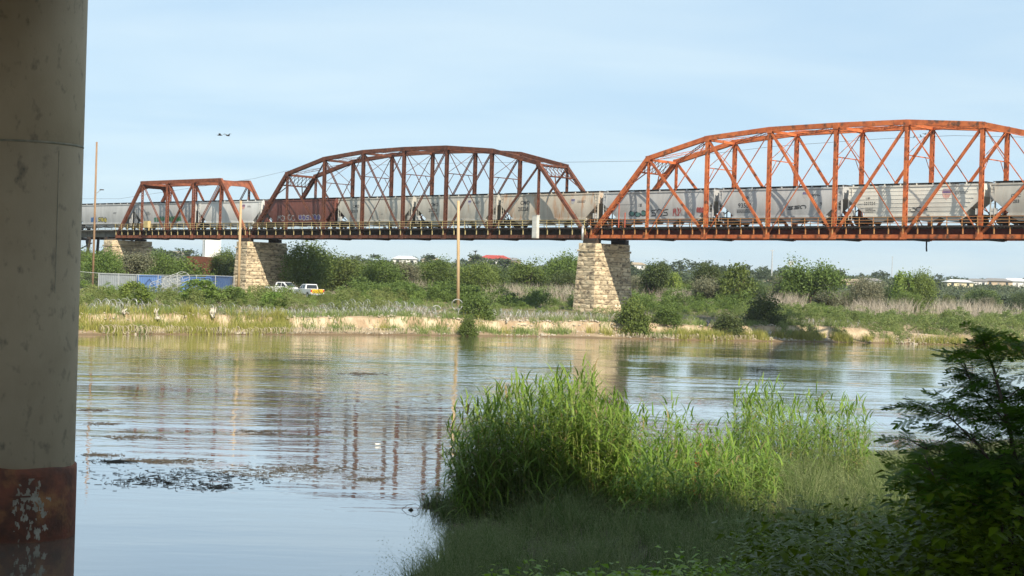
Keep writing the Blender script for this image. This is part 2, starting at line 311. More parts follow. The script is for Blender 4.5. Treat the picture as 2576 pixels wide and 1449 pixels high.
for i, x in enumerate(gx):
    for j, y in enumerate(gy): V[i, j] = (x, y, near_z(x, y))
idx = np.arange(len(gx) * len(gy)).reshape(len(gx), len(gy))
Q = np.stack([idx[:-1, :-1], idx[1:, :-1], idx[1:, 1:], idx[:-1, 1:]], -1).reshape(-1, 4)
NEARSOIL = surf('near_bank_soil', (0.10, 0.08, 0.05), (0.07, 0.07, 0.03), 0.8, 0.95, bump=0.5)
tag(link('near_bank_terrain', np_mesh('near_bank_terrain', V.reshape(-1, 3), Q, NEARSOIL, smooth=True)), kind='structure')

# ------------------------------------------------------------------ highway bridge over the camera (its deck shades the near bank)
PD = 34.9; _e = atY(181, 1200, PD); PC = Vector((_e.x - 1.19, PD, 0)); PRAD = 1.2
HD = Vector((0.81, -0.586, 0)).normalized(); HN = Vector((0.586, 0.81, 0)).normalized()
hb = empty('highway_bridge', PC, math.atan2(HD.y, HD.x), 'round grey concrete highway bridge pillar standing in the river at left', 'bridge')
def column(lx, ly, z0, casing):
    col = MB().lathe([(PRAD, z0), (PRAD, 8.30), (PRAD - 0.006, 8.31), (PRAD - 0.006, 8.39), (PRAD, 8.40), (PRAD, 12.1)], 64).build('pillar', CONC, hb, (lx, ly, 0), True)
    if casing:
        MB().lathe([(PRAD + 0.004, 8.33), (PRAD + 0.004, 8.375)], 64).build('joint_line', SEAMC, col, None, True)
        a0 = math.radians(-75) - hb.rotation_euler.z
        sb = MB(); sb.beam((math.cos(a0 + .62) * PRAD, math.sin(a0 + .62) * PRAD, 5.2), (math.cos(a0 + .62) * PRAD, math.sin(a0 + .62) * PRAD, 8.2), 0.012, 0.012, (1, 0, 0)); sb.build('form_seam', SEAMC, col)
        cs = MB().lathe([(PRAD + 0.05, -1.5), (PRAD + 0.05, 1.38), (PRAD + 0.045, 1.50), (PRAD + 0.005, 1.54)], 64).build('steel_casing', CASING, hb, (lx, ly, 0), True)
        for k, v in enumerate(cs.data.vertices):            # ragged rusted rim
            if v.co.z > 1.4: v.co.z += 0.07 * noise.noise((v.co.x * 2.5, v.co.y * 2.5, 0.4)) + 0.03 * noise.noise((v.co.x * 9, v.co.y * 9, 2.4))
        pp_ = MB(); r_ = PRAD + 0.053                       # flaking grey paint left on the casing
        for ia in range(64):
            for iz in range(60):
                t0 = a0 - 0.05 + ia * 0.011; z0_ = 0.02 + iz * 0.022; ux, uz = (ia - 30) / 22, (z0_ - 0.72) / 0.55
                if noise.noise((ia * 0.11, iz * 0.13, 4.2)) + 0.5 * noise.noise((ia * 0.35, iz * 0.35, 1.7)) > -0.12 + 0.34 * (ux * ux + uz * uz):
                    pp_.add([(math.cos(t) * r_, math.sin(t) * r_, z_) for t, z_ in ((t0, z0_), (t0 + 0.011, z0_), (t0 + 0.011, z0_ + 0.022), (t0, z0_ + 0.022))], [(0, 1, 2, 3)])
        tag(pp_.build('paint_patch', surf('old_grey_paint', (0.40, 0.36, 0.29), (0.27, 0.235, 0.18), 6.0, 0.85), cs), kind='stuff')
        for da, zz, ln in ((0.30, 1.36, 0.42), (0.12, 0.97, 0.36)):
            lb = MB(); r_ = PRAD + 0.055
            for k in range(6):
                t0 = a0 + da + ln * (k / 6 - 0.5) / r_ * 1.0; t1 = a0 + da + ln * ((k + 1) / 6 - 0.5) / r_
                lb.beam((math.cos(t0) * r_, math.sin(t0) * r_, zz), (math.cos(t1) * r_, math.sin(t1) * r_, zz), 0.05, 0.035)
            lb.build('lug', CASING, cs)
column(0, 0, -2.0, True)
column(0, -8.5, -2.0, False); column(0, -16.5, -2.0, False)
for k in (1,): 
    for ly in (0, -8.5, -16.5): column(46 * k, ly, 0.2, False)
for k in (-1,):
    for ly in (0, -8.5, -16.5): column(46 * k, ly, -2.0, False)
for k in (-1, 0, 1): MB().box(46*k - 0.9, 46*k + 0.9, -18.5, 1.3, 12.1, 13.0).build('pier_cap', CONC, hb)
MB().box(-110, 75, -19.5, 1.35, 14.2, 14.45).build('deck', CONC, hb)
for j in range(8): MB().box(-110, 75, -18.6 + j * 2.7, -18.1 + j * 2.7, 13.0, 14.2).build('girder', CONC, hb)
for y in (-19.5, 1.05): MB().box(-110, 75, y, y + 0.3, 14.45, 15.3).build('parapet', CONC, hb)

# ------------------------------------------------------------------ railway bridge
CZ = 6.8638 + CAMZ            # centre of the bottom chord
W2 = 5.72; RAILZ = 8.2 + CAMZ; WALKZ = RAILZ - 0.22
L1, L2, L3 = 7.2764, 8.7133, 8.9888; G12, G23 = 0.798, 0.7334
S3 = 0.0; S2 = -G23 - 8 * L2; S1 = S2 - G12 - 5 * L1
RZ = -PHI
def lace(mb, p0, p1, half, axis, step, bw=0.05, th=0.02):
    p0 = Vector(p0); p1 = Vector(p1); n = max(2, int((p1 - p0).length / step)); axis = Vector(axis)
    for i in range(n):
        a = p0.lerp(p1, i / n); b = p0.lerp(p1, (i + 1) / n); s_ = 1 if i % 2 else -1
        mb.beam(a + axis * (half * s_), b - axis * (half * s_), th, bw, axis.cross(p1 - p0))
def truss(s0, n, L, hs, mat, label, heavy, railmat, girdermat, railper, style, hipthin=True):
    o = brw(s0, 0, CZ - 0.35)
    root = empty('truss_span', o, RZ, label, 'railway bridge', 'truss spans of the railway bridge')
    zc = 0.35
    def P(i, t, h): return Vector((i * L, t, zc + h))
    top = {i: hs[i - 1] for i in range(1, n)}
    for t in (0.0, W2):
        sgn = -1 if t == 0 else 1
        for i in range(n): MB().beam(P(i, t, 0) + Vector((0.0 if i else -0.25, 0, 0)), P(i + 1, t, 0) + Vector((-0.012 if i < n - 1 else 0.25, 0, 0)), 0.40, 0.44).build('bottom_chord', mat, root)
        for i in range(1, n - 1):
            a, b = P(i, t, top[i]), P(i + 1, t, top[i + 1]); MB().beam(a - (b - a).normalized() * 0.1, b, 0.50, 0.56).build('top_chord', mat, root)
        for i, j in ((0, 1), (n, n - 1)):
            a, b = P(i, t, 0.15), P(j, t, top[j]); ep = MB(); d = (b - a).normalized(); up = Vector((-d.z, 0, d.x))
            if heavy:
                ep.beam(a + up * 0.12, b + up * 0.12 + d * 0.12, 0.52, 0.40, up); e = ep.build('end_post', mat, root)
                lb = MB(); sg = 1 if up.z > 0 else -1
                lace(lb, a - up * (0.20 * sg) , b - up * (0.20 * sg), 0.22, (0, 1, 0), 0.55, 0.07, 0.03); lb.build('lacing', mat, e)
                for y in (-0.22, 0.22): MB().beam(a - up * (0.2 * sg) + Vector((0, y, 0)), b - up * (0.2 * sg) + Vector((0, y, 0)), 0.06, 0.14, up).build('angle', mat, e)
            else: ep.beam(a, b + d * 0.12, 0.45, 0.5, up).build('end_post', mat, root)
        for i in range(1, n):                                        # verticals: two channels with lacing
            thin = hipthin and i in (1, n - 1); a, b = P(i, t, 0.22), P(i, t, top[i] - 0.25); w = 0.22 if thin else 0.40; hw = 0.15 if thin else 0.20
            pm = MB(); pm.beam(a + Vector((0, -hw, 0)), b + Vector((0, -hw, 0)), w, 0.07, (0, 1, 0)); pm.beam(a + Vector((0, hw, 0)), b + Vector((0, hw, 0)), w, 0.07, (0, 1, 0))
            po = pm.build('vertical_post', mat, root); lb = MB()
            for q in (-1, 1): lace(lb, a + Vector((q * (w / 2 - 0.03), 0, 0)), b + Vector((q * (w / 2 - 0.03), 0, 0)), hw, (0, 1, 0), 0.42, 0.09, 0.03)
            lb.build('lacing', mat, po)
            MB().box(i*L - 0.42, i*L + 0.42, t - 0.262, t - 0.232, zc - 0.3, zc + 0.55).build('gusset_plate', mat, root)
            MB().box(i*L - 0.36, i*L + 0.36, t - 0.282, t - 0.252, zc + top[i] - 0.45, zc + top[i] + 0.25).build('gusset_plate', mat, root)
        def diag(i, hi, j, hj, kind):
            a, b = P(i, t, hi), P(j, t, hj)
            if kind == 'bars':
                for y in (-0.13, 0.13): MB().beam(a + Vector((0, y, 0)), b + Vector((0, y, 0)), 0.05, 0.15).build('diagonal_bar', mat, root)
            elif kind == 'built': MB().beam(a + Vector((0, -0.1, 0)), b + Vector((0, -0.1, 0)), 0.07, 0.27).build('diagonal', mat, root); MB().beam(a + Vector((0, 0.12, 0)), b + Vector((0, 0.12, 0)), 0.07, 0.27).build('diagonal', mat, root)
            else: MB().beam(a, b, 0.06, 0.11).build('counter_rod', mat, root)
        mid = n // 2
        for i in range(1, mid):
            main = 'built' if style == 'built' else 'bars'
            diag(i, top[i] - 0.15, i + 1, 0.15, main); diag(n - i, top[n - i] - 0.15, n - i - 1, 0.15, main)
            if style != 'pony' and i >= 1:
                k = 'rod'
                if i >= 2 or style == 'built': diag(i + 1, top[i + 1] - 0.15, i, 0.15, k); diag(n - i - 1, top[n - i - 1] - 0.15, n - i, 0.15, k)
        if style == 'pony':
            diag(2, top[2] - 0.15, 3, 0.15, 'built'); diag(3, top[3] - 0.15, 2, 0.15, 'built')
    # bracing between the two trusses
    for i in range(1, n):
        h = top[i]
        MB().beam(P(i, 0.2, h - 0.2), P(i, W2 - 0.2, h - 0.2), 0.22, 0.32).build('top_strut', mat, root)
        if style != 'pony' and 1 < i < n - 1:
            zm = h - 3.6 if h > 10 else h - 2.6
            MB().beam(P(i, 0.2, zm), P(i, W2 - 0.2, zm), 0.08, 0.11).build('sway_strut', mat, root)
            for a, b in ((0.2, W2 - 0.2), (W2 - 0.2, 0.2)): MB().beam(P(i, a, h - 0.35), P(i, b, zm + 0.05), 0.05, 0.06).build('sway_rod', mat, root)
            for a, b in ((0.2, 1.45), (W2 - 0.2, W2 - 1.45)): MB().beam(P(i, a, zm - 1.7), P(i, b, zm), 0.05, 0.07).build('knee_brace', mat, root)
        if i < n - 1:
            for a, b in ((0.1, W2 - 0.1), (W2 - 0.1, 0.1)):
                ml = MB(); pa, pb = P(i, a, h - 0.1), P(i + 1, b, top[i + 1] - 0.1); ml.beam(pa, pb, 0.09, 0.06); ml.beam(pa - Vector((0, 0, 0.26)), pb - Vector((0, 0, 0.26)), 0.09, 0.06)
                lace(ml, pa - Vector((0, 0, 0.13)), pb - Vector((0, 0, 0.13)), 0.13, (0, 0, 1), 0.6, 0.05, 0.03); ml.build('top_lateral', mat, root)
    for i, j in ((0, 1), (n, n - 1)):                                # portals
        b = P(j, 0, top[j]); a = P(i, 0, 0); d = (b - a).normalized()
        q0 = b - d * 0.3; q1 = b - d * (2.3 if style != 'pony' else 1.0); off = Vector((0, W2, 0)); pm = MB()
        if style == 'pony':
            pts = [(0.2, 0), (W2 - 0.2, 0), (W2 - 0.2, 2.6), (W2 - 0.6, 1.9), (W2 - 1.1, 1.35), (W2 - 1.6, 1.1), (1.6, 1.1), (1.1, 1.35), (0.6, 1.9), (0.2, 2.6)]
            vs = [b - d * l + Vector((0, y, 0)) for y, l in pts]; nrm = Vector((-d.z, 0, d.x)) * 0.06; k = len(pts)
            pm.add(vs + [v + nrm for v in vs], [tuple(range(k)), tuple(range(2*k-1, k-1, -1))] + [(x, (x+1) % k, k+(x+1) % k, k+x) for x in range(k)])
        else:
            for q in (q0, q1): pm.beam(q + Vector((0, .2, 0)), q + off - Vector((0, .2, 0)), 0.14, 0.16, d)
            m_ = 7
            for k in range(m_):
                y0 = 0.2 + (W2 - 0.4) * k / m_; y1 = 0.2 + (W2 - 0.4) * (k + 1) / m_
                pm.beam(q0 + Vector((0, y0, 0)), q1 + Vector((0, y1, 0)), 0.05, 0.08, d); pm.beam(q1 + Vector((0, y0, 0)), q0 + Vector((0, y1, 0)), 0.05, 0.08, d)
            for y0, y1 in ((0.2, 1.5), (W2 - 0.2, W2 - 1.5)): pm.beam(b - d * 4.4 + Vector((0, y0, 0)), q1 + Vector((0, y1, 0)), 0.08, 0.14, d)
        pm.build('portal_brace', mat, root)
    # floor
    zr = RAILZ - (CZ - 0.35)
    for i in range(n + 1):
        MB().box(i*L - 0.16, i*L + 0.16, 0.22, W2 - 0.22, zc - 0.36, zc + 0.2).build('floor_beam', DARKSTEEL, root)
    for y in (W2/2 - 1.0, W2/2 + 1.0): MB().box(0.02, n*L - 0.02, y - 0.16, y + 0.16, zc + 0.22, zr - 0.42).build('stringer', girdermat, root)
    if girdermat is REDGIRDER:
        MB().box(0.05, n*L - 0.05, 0.55, 0.60, zc + 0.22, zr - 0.5).build('fascia_girder', girdermat, root)
    tb = MB(); k = int(n * L / 0.42)
    for q in range(k): x = 0.1 + q * (n*L - 0.2) / k; tb.box(x, x + 0.22, 0.95, W2 - 0.95, zr - 0.40, zr - 0.17)
    tag(tb.build('ties', TIE, root), kind='stuff')
    for y in (W2/2 - 0.72, W2/2 + 0.72): MB().box(0.0, n*L, y - 0.04, y + 0.04, zr - 0.168, zr).build('rail', RAILM, root)
    for sd in (0, 1):
        y = -0.55 if sd == 0 else W2 + 0.55; yin = 0.95 if sd == 0 else W2 - 0.95; zw = WALKZ - (CZ - 0.35)
        MB().box(0.1, n*L - 0.1, min(y, yin), max(y, yin), zw - 0.10, zw - 0.02).build('walkway', DARKSTEEL, root)
        for q in range(3): MB().beam((-0.2, y, zw + 0.36 + q * 0.33), (n*L + 0.2, y, zw + 0.36 + q * 0.33), 0.045, 0.05).build('handrail', railmat, root)
        m_ = n * railper
        for q in range(m_ + 1):
            x = 0.15 + q * (n*L - 0.3) / m_
            MB().box(x - 0.04, x + 0.04, y + 0.02, y + 0.08, zw - 0.1, zw + 1.07).build('rail_post', railmat, root)
            if sd == 0: MB().box(x + 0.02, x + 0.15, y + 0.10, y + 0.16, zc + 0.26, zw - 0.12).build('walkway_bracket', railmat, root)
    return root
H3 = [9.83, 11.98, 12.64, 12.72, 12.64, 11.98, 9.83]
H2 = [9.75, 11.78, 12.51, 12.63, 12.51, 11.78, 9.75]
H1 = [9.2] * 4
t3 = truss(S3, 8, L3, H3, RUST_OR, 'bright orange painted steel truss span on the right, nearest of the three', True, TANRAIL, REDGIRDER, 5, 'built')
t2 = truss(S2, 8, L2, H2, RUST_BR, 'rust brown curved top truss span with yellow railing between two stone piers', True, YELLOW, DARKSTEEL, 4, 'bars')
t1 = truss(S1, 5, L1, H1, RUST_MID, 'short flat topped rust red truss span at far left', False, YELLOW, DARKSTEEL, 4, 'pony')
# a fourth short girder approach on trestle legs, behind the pillar
GRYG = surf('grey_plate_girder', (0.20, 0.20, 0.18), (0.14, 0.14, 0.13), 1.0, 0.8)
ap = empty('approach_span', brw(S1 - 0.4, 0, 0), RZ, 'grey plate girder approach span on dark trestle legs at far left', 'railway bridge')
for y in (1.1, W2 - 1.1): MB().box(-34, 0, y - 0.2, y + 0.2, CZ + 0.0, RAILZ - 0.42).build('girder', GRYG, ap)
for q in range(18): MB().box(-33.8 + q * 1.95, -33.7 + q * 1.95, 0.82, 0.895, CZ + 0.05, RAILZ - 0.5).build('stiffener', GRYG, ap)
tb = MB()
for q in range(80): tb.box(-34 + q * 0.42, -33.78 + q * 0.42, 0.8, W2 - 0.8, RAILZ - 0.41, RAILZ - 0.17)
tag(tb.build('ties', TIE, ap), kind='stuff')
for y in (W2/2 - 0.72, W2/2 + 0.72): MB().box(-34, -0.02, y - 0.04, y + 0.04, RAILZ - 0.168, RAILZ).build('rail', RAILM, ap)
MB().box(-34, -0.1, -0.3, 0.8, WALKZ - 0.12, WALKZ - 0.02).build('walkway', GRYG, ap)
for q in range(3): MB().beam((-34, -0.3, WALKZ + 0.36 + q * 0.33), (-0.2, -0.3, WALKZ + 0.36 + q * 0.33), 0.045, 0.05).build('handrail', GRYG, ap)
for q in range(17): MB().box(-33.8 + q * 2.05, -33.72 + q * 2.05, -0.28, -0.22, WALKZ - 0.1, WALKZ + 1.07).build('rail_post', GRYG, ap)
for sx in (-3.2, -8.5, -17.5, -23):
    MB().box(sx - 0.25, sx + 0.25, -0.2, W2 + 0.2, CZ - 0.45, CZ - 0.02).build('bent_cap', DARKSTEEL, ap)
    for y, yb in ((0.3, -1.6), (2.0, 1.4), (W2 - 2.0, W2 - 1.4), (W2 - 0.3, W2 + 1.6)): MB().beam((sx, yb, 2.0), (sx, y, CZ - 0.45), 0.36, 0.36, (1, 0, 0)).build('trestle_leg', DARKSTEEL, ap)
    for za, zb in ((4.0, 8.0), (8.0, 11.6)): MB().beam((sx - 0.24, -1.0, za), (sx - 0.24, W2 + 1.0, zb), 0.08, 0.2).build('cross_brace', DARKSTEEL, ap)

# ------------------------------------------------------------------ stone piers, every block a part
def stone_variants():
    out = []
    for k in range(6):
        n = 5; vs = []; fs = []
        # a unit block, x -0.5..0.5, z -0.5..0.5, rock face towards -y
        for j in range(n):
            for i in range(n):
                x = -0.5 + i / (n - 1); z = -0.5 + j / (n - 1); e = min(min(x + 0.5, 0.5 - x) * 4, min(z + 0.5, 0.5 - z) * 3, 1)
                bul = e * (0.05 + 0.10 * random.random()); vs.append((x, -bul, z))
        for j in range(n - 1):
            for i in range(n - 1): a = j*n+i; fs.append((a, a+1, a+n+1, a+n))
        b = len(vs); vs += [(-0.5, 0.5, -0.5), (0.5, 0.5, -0.5), (0.5, 0.5, 0.5), (-0.5, 0.5, 0.5)]; c = (0, n-1, n*n-1, n*n-n)
        fs += [(c[0], b, b+1, c[1]), (c[1], b+1, b+2, c[2]), (c[2], b+2, b+3, c[3]), (c[3], b+3, b, c[0])]
        m = MB(); m.add(vs, fs); out.append(m.mesh('stone', STONE))
    return out
SV = stone_variants()
def pier(sc, wx, t0, t1, zt, zb, label):
    root = empty('stone_pier', brw(sc, 0, zb), RZ, label, 'bridge pier', 'stone piers of the railway bridge'); H = zt - zb
    bat = 0.052
    def half(z): return wx / 2 + (zt - z) * bat
    capt = 1.15
    z = zb; course = 0
    core = MB(); zz = (zb, zt - 0.1)
    vs = []
    for q in zz:
        h = half(q) - 0.10; a = t0 - (zt - q) * bat + 0.10; b = t1 + (zt - q) * bat - 0.10
        vs += [(-h, a, q - zb), (h, a, q - zb), (h, b, q - zb), (-h, b, q - zb)]
    core.add(vs, [(3,2,1,0),(4,5,6,7),(0,1,5,4),(1,2,6,5),(2,3,7,6),(3,0,4,7)]).build('core', MORTAR, root)
    def put(cx, cy, cz, lx, dp, lz, rot):
        o = link('stone', random.choice(SV), root); fl = random.choice((1, -1))
        o.location = (cx, cy, cz); o.rotation_euler = (0, 0, rot); o.scale = (lx * fl, dp, lz * random.choice((1, -1)))
    body = H - capt
    nc = max(4, round(body / 0.60)); ch = body / nc
    for c in range(nc + 2):
        if c < nc: za = c * ch; hz = ch; ex = 0.0
        elif c == nc: za = body; hz = 0.32; ex = 0.14
        else: za = body + 0.32; hz = capt - 0.32; ex = 0.02
        zm = zb + za + hz / 2; h = half(zm) + ex; a = t0 - (zt - zm) * bat - ex; b = t1 + (zt - zm) * bat + ex; g = 0.045
        def run(length, fixed):
            n = max(2, round(length / (1.25 if c < nc else 1.7))); cuts = [0] + sorted((k + random.uniform(-0.22, 0.22) + (0.25 if c % 2 else -0.25)) / n for k in range(1, n)) + [1]
            return [(cuts[k] * length, cuts[k + 1] * length) for k in range(n)]
        for u0, u1 in run(2 * h, 0):
            put(-h + (u0 + u1) / 2, a + 0.02 * random.random(), za + hz / 2, u1 - u0 - g, 0.5, hz - g, 0)
            put(h - (u0 + u1) / 2, b, za + hz / 2, u1 - u0 - g, 0.5, hz - g, math.pi)
        for u0, u1 in run(b - a - 0.16, 0):
            put(h, a + 0.08 + (u0 + u1) / 2, za + hz / 2, u1 - u0 - g, 0.5, hz - g, math.pi / 2)
            put(-h, a + 0.08 + (u0 + u1) / 2, za + hz / 2, u1 - u0 - g, 0.5, hz - g, -math.pi / 2)
    for y in (0.0, W2): MB().box(-1.15, 1.15, y - 0.45, y + 0.45, H, CZ - 0.22 - zb - 0.02).build('bearing', DARKSTEEL, root)
    return root
def pier_at(px_l, px_r, py_top, wx, zb, label):
    t0 = -0.95; p = atT(px_l, py_top, t0); s_l = (p - _o3).dot(BV); sc = s_l + wx / 2
    # far right corner found from its pixel
    best = min((abs((lambda q: 1288 + FPX * ((q.x) * math.cos(ROLL) + (q.z - CAMZ) * math.sin(ROLL)) / q.y)(brw(sc + wx / 2, t, p.z)) - px_r), t) for t in np.arange(4.5, 9.5, 0.05))
    return pier(sc, wx, t0, float(best[1]), p.z, zb, label)
pier_at(1457, 1584, 611, 2.7, 2.6, 'tall tan stone pier under the junction of the brown and orange spans')
pier_at(596, 721, 607, 2.6, 2.8, 'tan stone pier between the short span and the brown span, beside the trucks')
pier_at(262, 382, 603, 2.6, 3.0, 'leftmost stone pier, behind the blue containers at the end of the short span')

# ------------------------------------------------------------------ freight train
def carpaint(name, c, stain, rustc=(0.30, 0.16, 0.08), rust=0.63):
    return surf(name, c, stain, 0.55, 0.55, 0.36, 0.68, 0.05, 6, stretch=(1.6, 1, 0.35), c3=rustc, sc3=0.9, lo3=rust, hi3=rust + 0.18)
CG1 = carpaint('car_grey', (0.49, 0.49, 0.485), (0.38, 0.38, 0.375), (0.30, 0.26, 0.22), 0.66)
CG2 = carpaint('car_light_grey', (0.64, 0.64, 0.62), (0.55, 0.55, 0.53), (0.38, 0.33, 0.27), 0.68)
CG3 = carpaint('car_warm_grey', (0.52, 0.50, 0.445), (0.40, 0.385, 0.34), (0.36, 0.25, 0.16), 0.60)
CG4 = carpaint('car_beige_rusty', (0.56, 0.505, 0.42), (0.43, 0.38, 0.31), (0.42, 0.21, 0.10), 0.53)
CG5 = carpaint('car_cream', (0.70, 0.675, 0.60), (0.62, 0.595, 0.53), (0.45, 0.38, 0.28), 0.68)
CRED = carpaint('car_oxide_red', (0.19, 0.075, 0.058), (0.14, 0.055, 0.045), (0.10, 0.05, 0.04), 0.55)
WHITEP = surf('white_placard', (0.62, 0.61, 0.57), (0.52, 0.51, 0.47), 2.0, 0.6)
LETTER = surf('dark_lettering', (0.05, 0.05, 0.055), None, 3.0, 0.7)
INK = {k: surf('spray_' + k, tuple(0.65 * x + 0.09 for x in c) if k != 'black' else (0.09, 0.09, 0.09), tuple(x * 0.8 for x in c), 4.0, 0.6) for k, c in dict(yellow=(0.55, 0.45, 0.06), blue=(0.04, 0.16, 0.42), green=(0.05, 0.24, 0.07), red=(0.42, 0.05, 0.04), white=(0.48, 0.47, 0.46), purple=(0.10, 0.07, 0.26), black=(0.03, 0.03, 0.03), teal=(0.08, 0.22, 0.20)).items()}
def text_mesh(txt, size, hwf, mat, x0, z0, shear=0):
    cu = bpy.data.curves.new('lettering', 'FONT'); cu.body = txt; cu.size = size; cu.resolution_u = 2; cu.offset = size * 0.012
    ob = bpy.data.objects.new('lettering', cu); COL.objects.link(ob)
    bpy.context.view_layer.update(); me = bpy.data.meshes.new_from_object(ob.evaluated_get(bpy.context.evaluated_depsgraph_get()))
    bpy.data.objects.remove(ob)
    for v in me.vertices:
        x, y = v.co.x, v.co.y; v.co = (x0 + x + shear * y, -(hwf(z0 + y) + 0.018), z0 + y)
    me.materials.clear(); me.materials.append(mat); me.name = 'lettering'; return me
def graffiti(root, hwf, x0, x1, z0, z1, col, fill=None):
    n = max(3, int((x1 - x0) / 0.75)); mb = MB(); fb = MB()
    def rib(pts, w, out):
        for a, b in zip(pts[:-1], pts[1:]):
            d = Vector((b[0] - a[0], b[1] - a[1])); 
            if d.length < 1e-4: continue
            nn = Vector((-d.y, d.x)).normalized() * w; q = []
            for p, s_ in ((a, 1), (a, -1), (b, -1), (b, 1)):
                xx, zz = p[0] + nn.x * s_, p[1] + nn.y * s_; q.append((xx, -(hwf(zz) + out), zz))
            mb_.add(q, [(0, 1, 2, 3)])
    for k in range(n):
        cx = x0 + (k + 0.5) * (x1 - x0) / n; h = (z1 - z0); cz = (z0 + z1) / 2 + random.uniform(-0.08, 0.08); rx = (x1 - x0) / n * 0.48; kind = random.randint(0, 4)
        if fill:
            mb_ = fb; pts = [(cx - rx * 0.8, cz - h * 0.42), (cx + rx * 0.8, cz - h * 0.38), (cx + rx * 0.9, cz + h * 0.3), (cx - rx * 0.7, cz + h * 0.42)]
            fb.add([(x, -(hwf(z) + 0.014), z) for x, z in pts], [(0, 1, 2, 3)])
        mb_ = mb; a0 = random.uniform(0, 6.28)
        if kind < 3: pts = [(cx + rx * math.cos(a0 + t * 5.2 / 10), cz + h * 0.48 * math.sin(a0 + t * 5.2 / 10)) for t in range(11)]
        elif kind == 3: pts = [(cx - rx, cz - h * .45), (cx - rx * .6, cz + h * .45), (cx, cz - h * .1), (cx + rx * .6, cz + h * .5), (cx + rx, cz - h * .45)]
        else: pts = [(cx + rx, cz + h * .4), (cx - rx * .7, cz + h * .3), (cx - rx * .5, cz), (cx + rx * .6, cz - h * .05), (cx + rx * .7, cz - h * .4), (cx - rx, cz - h * .45)]
        rib(pts, 0.055, 0.022)
    if fill and fb.v: fb.build('graffiti_fill', INK[fill], root)
    mb.build('graffiti', INK[col], root)
